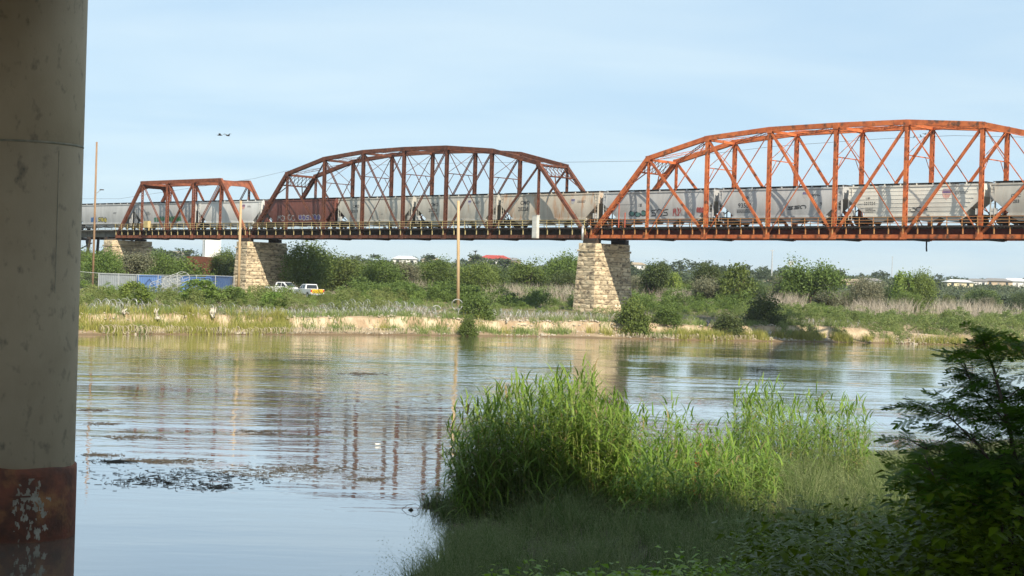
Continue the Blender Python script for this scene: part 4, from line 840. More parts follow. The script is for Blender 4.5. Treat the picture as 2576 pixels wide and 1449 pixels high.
def mass(name, label, n, place, kinds, mat, cards_n, wmul, cat='scrub', mult=1.0):
    base = [crown(k, cards_n, 900 + i * 13, None, mult) for i, k in enumerate(kinds * 2)]; parts = []
    for _ in range(n):
        q = place()
        if q is None: continue
        x, y, h = q; a = random.uniform(0, 6.28); w = h * random.uniform(*wmul); V0, Q0, T0 = random.choice(base); R2 = np.array([[math.cos(a), -math.sin(a), 0], [math.sin(a), math.cos(a), 0], [0, 0, 1]])
        parts.append(((V0 * np.array([w, w, h])) @ R2.T + np.array([x, y, far_z(x, y) - 0.1]), Q0, np.clip(T0 * 0.7 + random.uniform(-0.1, 0.4), 0, 1)))
    V1, Q1, T1 = merge(parts); return tag(link(name, np_mesh(name, V1, Q1, mat, T1)), label, cat, kind='stuff')
def strip(x0, x1, v0, v1, h0, h1, keep=None):
    def f():
        x = random.uniform(x0, x1); v = v0 + (v1 - v0) * random.random(); y = shore(x) + v
        if keep and not keep(x, y, v): return None
        return x, y, random.uniform(h0, h1)
    return f
def clearpier(x, y, v):
    q = Vector((x, y, 0)) - _o3; s_, t = q.dot(BV), q.dot(NV); return not (-2.5 < t < 8.5 and any(abs(s_ - c) < 2.6 for c in (-0.5, -71, -108)))
mass('terrace_scrub', 'mixed green scrub covering the terrace between the trucks and the tall pier', 240, strip(-24, 34, 36, 110, 1.2, 3.2, clearpier), ['dome', 'plume', 'dome'], G_MESQ, 1100, (1.2, 2.0))
mass('bright_scrub', 'brighter green low weeds over the terrace', 210, strip(-60, 60, 22, 75, 0.7, 1.7, clearpier), ['plume', 'dome'], G_BRIGHT, 800, (1.1, 1.9))
mass('bank_top_weeds', 'greyish green weeds tangled with wire along the top of the eroded bank', 260, strip(-60, 34, 5.5, 26, 0.5, 1.25, clearpier), ['plume', 'dome'], G_WEED, 700, (1.0, 2.0))
mass('right_bank_weeds', 'tall green weeds covering the whole bank at right', 520, strip(31, 130, 0.3, 34, 1.0, 2.2), ['plume', 'plume', 'dome'], G_WEED, 800, (0.9, 1.6))
mass('right_flat_scrub', 'low scrub and dead growth on the flat at right', 190, strip(26, 180, 34, 260, 0.8, 2.2, clearpier), ['dome', 'plume'], G_GREY, 500, (1.2, 2.2))
mass('left_bank_weeds', 'green weeds between the fence and the bank at left', 200, strip(-62, -14, 8, 46, 0.8, 2.1, clearpier), ['plume', 'dome'], G_WEED, 800, (1.0, 1.7))
_H = ((1020, 644, 760, 11, 4.5, 'white', 'white', 'white house with a white roof on the ridge left of the leaning pole'),
          (1085, 648, 780, 9, 3.6, 'cream', 'tan', 'cream house on the ridge just left of the leaning pole'),
          (1198, 645, 760, 7, 4.0, 'cream', 'tan', 'small cream house on the ridge just right of the leaning pole'),
          (1245, 642, 780, 14, 5.5, 'white', 'red', 'white house with a long red roof on the ridge'),
          (1283, 648, 770, 10, 4.2, 'tan', 'grey', 'tan house right of the red roofed house'),
          (1222, 650, 700, 6, 3.4, 'cream', 'tan', 'small yellowish house below the red roofed house'),
          (1600, 660, 760, 9, 3.5, 'white', 'tan', 'pale house on the ridge just right of the tall pier'),
          (445, 632, 520, 7, 4.0, 'white', 'tan', 'pale low building beyond the leftmost pier'),
          (2140, 702, 700, 12, 4.0, 'tan', 'tan', 'long tan house on the ridge right of the big mesquite'),
          (2190, 700, 760, 9, 3.4, 'white', 'grey', 'white house with grey roof left of the bright tree pair'),
          (2410, 703, 760, 12, 4.0, 'cream', 'white', 'cream house on the hill, leftmost of the right group'),
          (2455, 701, 770, 9, 3.8, 'white', 'grey', 'white house with grey roof, second of the hill group'),
          (2505, 700, 780, 13, 4.2, 'tan', 'grey', 'tan house with grey roof, third of the hill group'),
          (2552, 700, 760, 12, 4.6, 'white', 'white', 'bright white house with white roof, rightmost on the hill'))
HOUSES = []
for a in _H:                                            # slide each house along its line of sight until it stands on the hillside
    D = 470.0
    while D < 1150:
        p = atY(a[0], a[1], D); k_ = D / 760.0
        if p.z - a[4] * k_ <= far_z(p.x, p.y): break
        D += 10
    HOUSES.append((a[0], a[1], D, a[3] * D / 760, a[4] * D / 760) + a[5:])
def hillp():
    ang = random.uniform(-0.33, 0.36); D = random.uniform(430, 1050)
    for h_ in HOUSES:
        if abs(ang - (h_[0] - 1288) / FPX) < 0.0045 + h_[3] * 0.5 / h_[2] and h_[2] - 190 < D < h_[2] + 12: return None
    return ang * D, D, random.uniform(3.0, 6.0)
mass('hillside_trees', 'dark green trees massed on the distant hills', 420, hillp, ['round', 'dome'], FARG, 460, (1.1, 2.0), 'trees', 1.9)
pts = []
for _ in range(4200):
    ang = random.uniform(-0.34, 0.38) if random.random() < 0.6 else random.uniform(0.16, 0.38); D = random.uniform(470, 1500) if random.random() < 0.6 else random.uniform(440, 820); x = ang * D; pts.append((x, D, far_z(x, D)))
P0 = np.array(pts); cs = P0[rng.integers(0, len(P0), 110000)]; off = rng.normal(size=(110000, 3)) * np.array([2.0, 2.0, 0.55]); off[:, 2] = np.abs(off[:, 2]) + 0.3
V_, Q_ = cards(cs + off, rng.uniform(0.6, 1.3, 110000), 0.7, 0.1)
tag(link('hillside_scrub', np_mesh('hillside_scrub', V_, Q_, FARG, np.repeat(rng.uniform(0, 1, 110000), 4))), 'dense low scrub covering the distant hills', 'scrub', kind='stuff')

# ------------------------------------------------------------------ dead reeds, grasses, wire and debris on the far bank
def blade_mass(name, label, pts, H, Wd, bend, mat, cat, seg=2):
    B = np.array(pts); n = len(B); a = rng.uniform(0, 6.283, n); V_, Q_ = blades(B, np.stack([np.cos(a), np.sin(a)], 1), H(n), Wd(n), bend(n), seg)
    k = 2 * seg + 2; return tag(link(name, np_mesh(name, V_, Q_, mat, np.repeat(rng.uniform(0, 1, n), k))), label, cat, kind='stuff')
def clumps(n, per, x0, x1, v0, v1, r, keep=None):
    out = []
    for _ in range(n):
        x = random.uniform(x0, x1); v = random.uniform(v0, v1)
        if keep and not keep(x, shore(x) + v, v): continue
        for _ in range(per):
            xx = x + random.gauss(0, r); yy = shore(x) + v + random.gauss(0, r); out.append((xx, yy, far_z(xx, yy) - 0.03))
    return out
def px_clumps(specs, per, r):
    out = []
    for x0, x1, D0, D1, n in specs:
        for _ in range(n):
            D = random.uniform(D0, D1); p = atY(random.uniform(x0, x1), 700, D)
            for _ in range(per): xx, yy = p.x + random.gauss(0, r), D + random.gauss(0, r); out.append((xx, yy, far_z(xx, yy)))
    return out
blade_mass('dead_reeds', 'pale grey stands of dead reeds in front of the trees', px_clumps(((1235, 1440, 245, 270, 46), (1590, 1760, 255, 275, 26), (1940, 2010, 250, 262, 14), (2150, 2300, 245, 262, 26), (2340, 2576, 250, 300, 40), (1010, 1080, 262, 270, 6)), 46, 0.8),
           lambda n: rng.uniform(1.6, 3.6, n), lambda n: rng.uniform(0.04, 0.09, n), lambda n: rng.uniform(0.1, 0.6, n), CANE, 'reeds')
blade_mass('yellow_bank_grass', 'yellow green grass growing along the far waterline', clumps(120, 130, -60, -24, 0.2, 5.0, 0.5) + clumps(16, 70, -26, 22, 0.9, 2.8, 0.4) + clumps(46, 120, 20, 44, 0.1, 2.2, 0.4) + clumps(60, 90, 44, 110, 0.1, 1.6, 0.45),
           lambda n: rng.uniform(0.35, 1.3, n), lambda n: rng.uniform(0.03, 0.07, n), lambda n: rng.uniform(0.1, 0.6, n), G_YEL, 'grass')
blade_mass('green_bank_grass', 'green grass and weeds hanging on the eroded bank', clumps(40, 130, -60, -24, 1, 6.5, 0.5) + clumps(80, 120, -24, 34, 1.0, 6.5, 0.5) + clumps(70, 120, 30, 110, 0.6, 8, 0.5),
           lambda n: rng.uniform(0.35, 1.0, n), lambda n: rng.uniform(0.03, 0.08, n), lambda n: rng.uniform(0.1, 0.7, n), G_WEED, 'grass')
blade_mass('terrace_grass', 'mixed grass over the terrace and around the trucks', clumps(560, 60, -70, 95, 5.5, 62, 0.7, lambda x, y, v: clearpier(x, y, v) and noise.noise((x * 0.18, y * 0.18, 4)) > -0.08),
           lambda n: rng.uniform(0.25, 0.7, n), lambda n: rng.uniform(0.03, 0.08, n), lambda n: rng.uniform(0.1, 0.7, n), G_WEED, 'grass')
# coils of razor wire
RAZOR = surf('razor_wire_steel', (0.50, 0.51, 0.49), (0.34, 0.34, 0.32), 2.0, 0.5, metal=0.35)
MUDWIRE = surf('mud_coated_wire', (0.50, 0.43, 0.31), (0.34, 0.28, 0.19), 1.5, 0.9)
def coil(pts, R, pitch, r, mat, label, jit=0.25, zoff=0.0):
    P_ = [Vector(p) for p in pts]; ln = sum((b - a).length for a, b in zip(P_[:-1], P_[1:])); turns = ln / pitch; n = int(turns * 14); out = []; cum = [0]
    for a, b in zip(P_[:-1], P_[1:]): cum.append(cum[-1] + (b - a).length)
    g = random.Random(len(label) * 7 + int(ln)); ph = 0
    for k in range(n + 1):
        s_ = ln * k / n; i = max(j for j in range(len(P_)) if cum[j] <= s_ + 1e-6); i = min(i, len(P_) - 2); q = P_[i].lerp(P_[i + 1], (s_ - cum[i]) / max(1e-6, cum[i + 1] - cum[i]))
        d = (P_[i + 1] - P_[i]).normalized(); sd = d.cross(Vector((0, 0, 1))).normalized(); th = 2 * math.pi * k / 14
        rr = R * (0.85 + 1.3 * jit * noise.noise((s_ * 1.3, 3.3, R)) + 0.5 * noise.noise((s_ * 4.1, 8.3, R))); out.append(q + d * (0.7 * R * math.sin(th * 0.37 + 2 * noise.noise((s_, 5, 5)))) + sd * (rr * math.cos(th) * 0.9) + Vector((0, 0, rr * math.sin(th) + R * 0.9 + zoff + 0.7 * R * noise.noise((s_ * 0.9, 1, 1)))))
    return tag(MB().tube(out, r, 4).build('razor_wire_coil', mat), label, 'wire coil', 'razor wire coils on the far bank')
def onbank(x0, x1, v, n=8): return [(x, shore(x) + v, far_z(x, shore(x) + v)) for x in np.linspace(x0, x1, n)]
def pxb(px0, px1, py, z): return [tuple(atZ(px, py, z)) for px in np.linspace(px0, px1, 7)]
def bxs(px, D=175): return atY(px, 780, D).x
coil(onbank(bxs(440), bxs(1045), 0.30, 16), 0.36, 0.20, 0.028, MUDWIRE, 'long muddy coil of wire lying along the waterline below the bare bank')
coil(onbank(bxs(255, 155), bxs(350, 155), 0.5), 0.42, 0.22, 0.028, MUDWIRE, 'muddy coil of wire at the water beside the pillar')
coil(onbank(bxs(1565, 190), bxs(1905, 195), 0.3, 12), 0.30, 0.20, 0.028, MUDWIRE, 'low muddy coil of wire at the water below the orange span')
coil(onbank(bxs(2285, 205), bxs(2400, 207), 0.6), 0.25, 0.4, 0.035, MUDWIRE, 'muddy tangle of wire at the water far right')
coil(onbank(bxs(770), bxs(1060), 9.0, 10), 0.5, 0.35, 0.022, RAZOR, 'silver coil of razor wire in the weeds right of the trucks')
coil(onbank(bxs(780), bxs(1050), 11.5, 10), 0.55, 0.40, 0.022, RAZOR, 'second silver coil behind the weeds right of the trucks')
coil(onbank(bxs(1060), bxs(1180), 6.6, 8), 0.55, 0.6, 0.026, RAZOR, 'loose silver coil with large rings below the leaning pole')
coil(onbank(bxs(1200, 185), bxs(1480, 187), 8.0, 10), 0.5, 0.45, 0.022, RAZOR, 'silver coil running to the foot of the tall pier')
coil(onbank(bxs(1480, 188), bxs(1760, 192), 7.0, 10), 0.45, 0.45, 0.022, RAZOR, 'silver coil in the weeds in front of the tall pier')
coil(onbank(bxs(560, 175), bxs(760, 175), 9.0, 8), 0.5, 0.4, 0.022, RAZOR, 'silver coil in the weeds left of the trucks')
coil(onbank(bxs(230, 162), bxs(380, 165), 12.0, 8), 0.6, 0.35, 0.024, RAZOR, 'heaped silver coil left of the willow shrub')
coil(onbank(bxs(1990, 200), bxs(2220, 204), 9.0, 8), 0.45, 0.5, 0.022, RAZOR, 'silver coil in the weeds under the right part of the orange span')
for px, py, R, lab in ((1150, 762, 0.62, 'single upright silver ring of wire at the base of the leaning pole'), (1098, 775, 0.5, 'single silver ring of wire left of the leaning pole')):
    p = atY(px, py, 190); zg = far_z(p.x, p.y); ring = [(p.x + R * math.cos(t), p.y + 0.2 * math.sin(t * 2), max(zg, p.z - 0.2) + R * math.sin(t)) for t in np.linspace(0.3, 6.0, 26)]
    tag(MB().tube(ring, 0.05, 5).build('wire_ring', RAZOR), lab, 'wire coil', 'razor wire coils on the far bank')
coil(onbank(bxs(640), bxs(1000), 7.2, 12), 0.42, 0.3, 0.024, RAZOR, 'low silver coil along the very edge of the bare bank')
coil(onbank(bxs(1230, 185), bxs(1440, 187), 10.5, 8), 0.5, 0.33, 0.024, RAZOR, 'heaped silver coil left of the tall pier foot')
coil(onbank(bxs(860, 190), bxs(1030, 190), 15.0, 8), 0.6, 0.4, 0.024, RAZOR, 'silver coil heaped highest, farther back right of the trucks')
coil(onbank(bxs(240, 162), bxs(560, 170), 8.5, 12), 0.45, 0.33, 0.024, RAZOR, 'silver coil above the yellow grass at left')
# roll of wire netting on a pallet at left
p = atZ(430, 742, 3.3); rr = empty('wire_roll', (p.x, p.y, far_z(p.x, p.y)), 0.5, 'collapsed roll of silver wire netting left of the containers', 'wire roll')
for k in range(5): MB().tube([(-2 + 0.9 * k + 0.9 * math.cos(t), 0.5 * math.sin(t), 1.0 + 0.35 * k + 0.7 * math.sin(t)) for t in np.linspace(0, 6.28, 20)], 0.035, 4).build('hoop', RAZOR, rr)
for t in np.linspace(0, 6.28, 12): MB().tube([(-2 + 0.9 * math.cos(t), 0.5 * math.sin(t), 1.0 + 0.7 * math.sin(t)), (1.6 + 0.9 * math.cos(t), 0.5 * math.sin(t), 2.4 + 0.7 * math.sin(t))], 0.03, 4).build('strand', RAZOR, rr)
# cloth and rubbish caught on the bank
CLOTH = surf('pale_cloth', (0.60, 0.56, 0.47), (0.42, 0.38, 0.31), 3, 0.9)
DCLOTH = surf('dark_cloth', (0.05, 0.06, 0.09), (0.08, 0.08, 0.09), 3, 0.9)
def rag(px, py, v, w, h, mat, lab, seed, tail=False):
    g = random.Random(seed); x = atY(px, py, shore(0) + 5).x
    for _ in range(3): x = atY(px, py, shore(x) + v).x
    y = shore(x) + v; zg = far_z(x, y); n = 7; vs = []; fs = []
    for j in range(n):
        for i in range(n):
            u, t = i / (n - 1) - 0.5, j / (n - 1); wid = w * (0.45 + 0.7 * abs(math.sin(2.2 * t + seed))) ; vs.append((0.55 * (u * wid + 0.35 * w * math.sin(3 * t + seed)) + 0.08 * w * g.uniform(-1, 1), -0.5 * h * (1 - t) + 0.2 * h * g.uniform(-1, 1), 0.6 * t * h * (0.7 + 0.6 * abs(math.sin(5 * u + seed))) + 0.1 * h * g.uniform(-1, 1)))
    for j in range(n - 1):
        for i in range(n - 1): a = j*n+i; fs.append((a, a+1, a+n+1, a+n))
    m = MB().add(vs, fs)
    if tail: m.tube([(0, 0, h * 0.4), (w * 0.3, 0.05, h * 0.9), (w * 0.5, 0, h * 1.35)], [0.12, 0.1, 0.05], 6)
    o = m.build('rag', mat, None, (x, y, zg + 0.02), True); sd_ = o.modifiers.new('thick', 'SOLIDIFY'); sd_.thickness = 0.02
    return tag(o, lab, 'cloth', 'rags caught on the far bank')
rag(1618, 822, 3.4, 0.9, 1.1, CLOTH, 'white cloth with a raised strip, on the bank right of the tall pier', 1, True)
rag(392, 800, 4.2, 0.8, 1.4, CLOTH, 'white cloth draped down the bank below the willow shrub', 2)
rag(540, 800, 4.5, 0.9, 1.5, CLOTH, 'pale cloth hanging on the bare bank left of centre', 3)
rag(530, 775, 5.2, 0.8, 0.8, DCLOTH, 'dark bundle at the top of the bare bank', 4)
rag(1515, 800, 5.0, 0.6, 0.7, CLOTH, 'small pale rag in the weeds below the tall pier', 5)
rag(1275, 805, 4.2, 0.6, 0.9, CLOTH, 'pale rag on the bank between pole and tall pier', 6)
rag(1040, 795, 5.4, 1.2, 0.5, CLOTH, 'white scrap lying at the edge of the bank below the brown span', 7)
rag(710, 828, 1.6, 0.5, 0.6, CLOTH, 'small white scrap near the waterline below the trucks', 8)
rag(310, 788, 4.0, 0.7, 0.7, CLOTH, 'pale scrap in the yellow grass near the pillar', 9)
rag(1808, 818, 3.0, 0.6, 0.9, CLOTH, 'pale rag beside the dark bank shrub', 10)
rag(1935, 832, 2.2, 0.9, 1.1, CLOTH, 'sandy pale sheet at the water under the dark shrub', 11)
rag(1780, 800, 4.2, 0.6, 0.9, DCLOTH, 'dark rag on the bank left of the dark shrub', 12)
rag(2250, 858, 0.5, 0.7, 0.4, CLOTH, 'small white scrap at the waterline far right', 13)

# ------------------------------------------------------------------ fence, containers, border wall, trucks
fA = atY(196, 730, 205); fB = atY(588, 735, 215); fA.z = fB.z = 0
fd = (fB - fA); fl = fd.length; fr = math.atan2(fd.y, fd.x); zf = far_z(fA.x, fA.y)
fn = empty('chain_link_fence', (fA.x, fA.y, zf - 0.2), fr, 'tall chain link fence in front of the blue containers', 'fence')
def fz(u): p = fA + fd * (u / fl); return far_z(p.x, p.y) - (zf - 0.2)
npst = 9
for k in range(npst): u = fl * k / (npst - 1); MB().tube([(u, 0, fz(u) - 0.4), (u, 0, fz(u) + 2.6)], 0.045, 6).build('post', GALV, fn)
MB().tube([(fl * k / 8, 0, fz(fl * k / 8) + 2.55) for k in range(9)], 0.03, 5).build('top_rail', GALV, fn)
mw = MB(); st = 0.17; hN = 2.45
k = -int(hN / st)
while k * st < fl:
    for sg in (1, -1):
        u0 = k * st if sg > 0 else k * st + hN; u1 = u0 + sg * hN; a, b = (u0, 0.0), (u1, hN)
        def cl(u, z, a=a, b=b): return (u, 0.0, fz(max(0, min(fl, u))) + 0.08 + z)
        lo_t, hi_t = 0.0, 1.0
        for lim, s__ in ((0, 1), (fl, -1)):
            t_ = (lim - u0) / (u1 - u0)
            if (u1 > u0) == (s__ > 0): lo_t = max(lo_t, t_)
            else: hi_t = min(hi_t, t_)
        if hi_t > lo_t + 0.02: mw.beam(cl(u0 + (u1 - u0) * lo_t, hN * lo_t), cl(u0 + (u1 - u0) * hi_t, hN * hi_t), 0.005, 0.005)
    k += 1
tag(mw.build('mesh', surf('dull_fence_wire', (0.20, 0.21, 0.21), None, 2, 0.8), fn), kind='stuff')
CBLUE = surf('container_blue', (0.07, 0.16, 0.40), (0.10, 0.20, 0.44), 0.6, 0.6, objvar=0.08); CDARK = surf('container_navy', (0.03, 0.07, 0.18), (0.04, 0.09, 0.2), 0.6, 0.6); CGREY = surf('container_grey', (0.24, 0.27, 0.29), (0.18, 0.20, 0.22), 0.6, 0.6)
def container(px, D, ln, rz, mat, lab, mark=None):
    p = atY(px, 720, D); c = empty('shipping_container', (p.x, p.y, far_z(p.x, p.y) - 0.05), rz, lab, 'container', 'shipping containers behind the fence'); hl = ln / 2
    for sx in (-1, 1):
        for sy in (-1, 1): MB().box(sx*hl - 0.08, sx*hl + 0.08, sy*1.22 - 0.08, sy*1.22 + 0.08, 0, 2.6).build('corner_post', mat, c)
    for sy in (-1, 1):
        n = int(ln / 0.28); vs = []; fs = []
        for k in range(n * 4 + 1):
            x = -hl + 0.08 + (ln - 0.16) * k / (n * 4); y = sy * (1.20 if k % 4 in (0, 1) else 1.16); vs += [(x, y, 0.16), (x, y, 2.48)]
        for k in range(n * 4): fs.append((2*k, 2*k+2, 2*k+3, 2*k+1))
        MB().add(vs, fs).build('side_wall', mat, c)
        for z0, z1 in ((0.0, 0.16), (2.48, 2.6)): MB().box(-hl + 0.08, hl - 0.08, sy*1.24 - 0.06, sy*1.24 + 0.06, z0, z1).build('side_beam', mat, c)
    MB().box(-hl + 0.02, hl - 0.02, -1.2, 1.2, 2.49, 2.56).build('roof', mat, c)
    for sx in (-1, 1):
        MB().box(sx*hl - 0.03, sx*hl + 0.03, -1.14, -0.01, 0.12, 2.5).build('door' if sx > 0 else 'end_wall', mat, c); MB().box(sx*hl - 0.03, sx*hl + 0.03, 0.01, 1.14, 0.12, 2.5).build('door' if sx > 0 else 'end_wall', mat, c)
    if mark == 'tri':
        m = MB(); pts = [(-0.9, 0.9), (0.9, 0.9), (0, 2.1)]
        for a, b in zip(pts, pts[1:] + pts[:1]): m.beam((a[0], -1.225, a[1]), (b[0], -1.225, b[1]), 0.01, 0.16)
        m.build('painted_triangle', CDARK, c)
    if mark == 'dot': MB().add([(1.6 + 0.5*math.cos(t), -1.225, 1.5 + 0.25*math.sin(t)) for t in np.linspace(0, 6.0, 14)], [tuple(range(14))]).build('painted_mark', WHITEP, c)
    return c
for px, D, ln, mat, lab, mk in ((300, 222, 5.0, CGREY, 'grey shipping container at left end of the row behind the fence', None), (379, 222, 3.0, CBLUE, 'short bright blue container with a painted triangle', 'tri'), (432, 223, 2.5, CGREY, 'narrow grey container between two blue ones', None), (490, 224, 4.6, CBLUE, 'bright blue container with a white mark, middle of the row', 'dot'), (551, 226, 3.2, CDARK, 'navy blue container at right end of the row behind the fence', None)):
    container(px, D, ln, 0.06, mat, lab, mk)
BWALL = surf('border_wall_rust', (0.17, 0.065, 0.035), (0.11, 0.045, 0.028), 0.8, 0.85, objvar=0.1)
def bollards(px0, px1, D0, D1, n, h, lab):
    a = atY(px0, 680, D0); b = atY(px1, 680, D1); r = empty('bollard_wall', (a.x, a.y, far_z(a.x, a.y)), 0, lab, 'border wall', 'rusty border wall sections')
    base = MB().box(-0.08, 0.08, -0.08, 0.08, -0.3, h).mesh('bollard', BWALL)
    for k in range(n):
        q = a.lerp(b, k / (n - 1)); o = link('bollard', base, r); o.location = (q.x - a.x, q.y - a.y, far_z(q.x, q.y) - far_z(a.x, a.y))
    za, zb = far_z(a.x, a.y), far_z(b.x, b.y); MB().beam((0, 0.1, h - 0.7), (b.x - a.x, b.y - a.y + 0.1, h - 0.7 + zb - za), 0.05, 1.3).build('top_plate', BWALL, r)
bollards(470, 560, 305, 300, 60, 6.0, 'rusty steel bollard wall left of the second pier, behind a green tree')
bollards(196, 262, 300, 302, 44, 6.2, 'rusty steel bollard wall seen between the trestle legs')
WHITE = surf('white_car_paint', (0.78, 0.78, 0.77), (0.72, 0.72, 0.71), 0.5, 0.25, spec=0.5)
CHEVY = surf('yellow_reflective', (0.85, 0.55, 0.02), None, 2, 0.4); CHEVO = surf('amber_reflective', (0.62, 0.33, 0.02), None, 2, 0.4); TAIL = surf('tail_lamp_red', (0.5, 0.02, 0.02), None, 2, 0.3); HEADL = surf('head_lamp', (0.6, 0.6, 0.62), None, 2, 0.15)
def pickup(px, py, D, rz, lab, chev):
    p = atY(px, py, D); r = empty('pickup_truck', (p.x, p.y, far_z(p.x, p.y)), rz, lab, 'pickup truck', 'white pickup trucks on the bank')
    # x forward, y left
    def arch(cx, z, n=8, rr=0.5): return [(cx + rr * math.cos(t), z + rr * math.sin(t)) for t in np.linspace(0, math.pi, n)]
    lower = [(-2.85, 0.55)] + [(-2.3 + 0, 0.55)] + [(x, z) for x, z in reversed(arch(-1.75, 0.42))] + [(1.25, 0.5)] + [(x, z) for x, z in reversed(arch(1.85, 0.42))] + [(2.75, 0.55), (2.88, 0.75), (2.85, 1.05), (2.65, 1.16), (1.35, 1.24), (-2.9, 1.26)]
    lower = [(-2.88, 0.60), (-2.28, 0.55)] + [(-1.75 + 0.5*math.cos(t), 0.42 + 0.5*math.sin(t)) for t in np.linspace(math.pi - 0.25, 0.25, 8)] + [(1.33, 0.5)] + [(1.85 + 0.5*math.cos(t), 0.42 + 0.5*math.sin(t)) for t in np.linspace(math.pi - 0.2, 0.2, 8)] + [(2.78, 0.55), (2.9, 0.8), (2.86, 1.05), (2.6, 1.17), (1.35, 1.25), (-2.9, 1.27)]
    MB().prism(lower, -0.98, 0.98).build('body', WHITE, r)
    cab = [(-0.95, 1.255), (1.42, 1.235), (0.55, 1.88), (0.3, 1.93), (-0.65, 1.93), (-0.85, 1.85)]
    vs = [(x, s_ * (0.95 if z < 1.5 else 0.78), z) for s_ in (-1, 1) for x, z in cab]; k = len(cab)
    MB().add(vs, [tuple(range(k)), tuple(range(2*k-1, k-1, -1))] + [(i, k+i, k+(i+1) % k, (i+1) % k) for i in range(k)]).build('cab', WHITE, r)
    def yy(z): return 0.95 - (z - 1.25) / 0.63 * 0.17 + 0.012
    for s_ in (-1, 1):
        for pts in ([(0.22, 1.33), (1.05, 1.33), (0.48, 1.80), (0.22, 1.82)], [(-0.62, 1.33), (0.12, 1.33), (0.12, 1.82), (-0.58, 1.82)]):
            MB().add([(x, s_ * yy(z), z) for x, z in pts], [(0, 1, 2, 3)]).build('side_window', GLASS, r)
        MB().box(0.9, 1.05, s_*0.98 if s_ > 0 else -1.2, 1.2 if s_ > 0 else -0.98, 1.28, 1.48).build('mirror', BLACK, r)
        MB().box(-2.92, -2.86, s_*0.9 - 0.08, s_*0.9 + 0.08, 0.85, 1.2).build('tail_lamp', TAIL, r); MB().box(2.84, 2.93, s_*0.72 - 0.18, s_*0.72 + 0.18, 0.85, 1.02).build('head_lamp', HEADL, r)
        for wx_ in (-1.75, 1.85):
            w_ = MB(); n = 18
            for x0 in (0.40,):
                cv = [(wx_ + x0*math.cos(6.2832*q/n), s_*0.86 + d, 0.40 + x0*math.sin(6.2832*q/n)) for d in (-0.13, 0.13) for q in range(n)]; w_.add(cv, [tuple(range(n)), tuple(range(2*n-1, n-1, -1))] + [(q, n+q, n+(q+1) % n, (q+1) % n) for q in range(n)])
            wo_ = w_.build('wheel', BLACK, r); MB().add([(wx_ + 0.24*math.cos(6.2832*q/n), s_*(0.86 + 0.14), 0.40 + 0.24*math.sin(6.2832*q/n)) for q in range(n)], [tuple(range(n))]).build('rim', GALV, wo_)
    MB().add([(1.40, -0.82, 1.28), (1.40, 0.82, 1.28), (0.60, 0.70, 1.86), (0.60, -0.70, 1.86)], [(0, 1, 2, 3)]).build('windscreen', GLASS, r).location = (0.02, 0, 0.012)
    MB().add([(-0.955, -0.8, 1.33), (-0.955, 0.8, 1.33), (-0.885, 0.70, 1.82), (-0.885, -0.70, 1.82)], [(0, 1, 2, 3)]).build('rear_window', GLASS, r).location = (-0.012, 0, 0)
    MB().box(-3.05, -2.905, -0.95, 0.95, 0.48, 0.66).build('rear_bumper', GALV, r); MB().box(2.88, 3.0, -0.95, 0.95, 0.45, 0.68).build('front_bumper', GALV, r); MB().box(2.87, 2.92, -0.5, 0.5, 0.75, 1.05).build('grille', BLACK, r)
    MB().box(-2.915, -1.05, -0.86, 0.86, 1.272, 1.282).build('bed_cover', BLACK, r)
    if chev:
        MB().box(-2.925, -2.905, -0.8, 0.8, 0.72, 1.24).build('tailgate_panel', CHEVY, r)
        for s_ in (-1, 1):
            for q in range(3):
                y0 = 0.1 + q * 0.27; MB().add([(-2.93, s_*y0, 1.24), (-2.93, s_*(y0 + 0.12), 1.24), (-2.93, s_*min(0.8, y0 + 0.42), 0.72), (-2.93, s_*min(0.78, y0 + 0.30), 0.72)], [(0, 1, 2, 3)]).build('chevron', CHEVO, r)
pickup(777, 745, 222, math.atan2(0.86, -0.50), 'white pickup truck with yellow chevron tailgate facing the river', True)
pickup(715, 742, 228, math.atan2(-0.55, 0.84), 'white pickup truck facing right behind the chevron truck', False)

# ------------------------------------------------------------------ distant houses, towers
RF = {'red': surf('red_roof', (0.45, 0.06, 0.04), None, 1, 0.8), 'tan': surf('tan_roof', (0.42, 0.33, 0.22), None, 1, 0.85), 'grey': surf('grey_roof', (0.25, 0.24, 0.23), None, 1, 0.85), 'white': surf('white_roof', (0.72, 0.72, 0.70), None, 1, 0.7)}
WL = {'white': surf('white_wall', (0.74, 0.73, 0.69), None, 0.5, 0.9), 'cream': surf('cream_wall', (0.68, 0.60, 0.40), None, 0.5, 0.9), 'tan': surf('tan_wall', (0.50, 0.40, 0.28), None, 0.5, 0.9)}
def house(px, py_t, D, w, h, wall, roof, lab, rz=0.0):
    p = atY(px, py_t, D); zt = p.z; g = far_z(p.x, p.y); r = empty('house', (p.x, p.y, zt - h), rz, lab, 'house'); d = w * 0.7; he = h * 0.68
    MB().box(-w/2, w/2, -d/2, d/2, min(-0.5, g - (zt - h) - 0.3), he).build('wall', WL[wall], r)
    e = w * 0.06; MB().add([(-w/2 - e, -d/2 - e, he), (w/2 + e, -d/2 - e, he), (w/2 + e, d/2 + e, he), (-w/2 - e, d/2 + e, he), (-w/2 + d*0.3, 0, h), (w/2 - d*0.3, 0, h)], [(0, 1, 5, 4), (1, 2, 5), (2, 3, 4, 5), (3, 0, 4), (3, 2, 1, 0)]).build('roof', RF[roof], r)
    for k in (-0.3, 0.3): MB().box(w*k - 0.6, w*k + 0.6, -d/2 - 0.06, -d/2 - 0.01, he*0.35, he*0.8).build('window', GLASS, r)
    MB().box(-0.5, 0.5, -d/2 - 0.06, -d/2 - 0.01, 0, he*0.75).build('door', RF['grey'], r)
for a in HOUSES: house(*a)
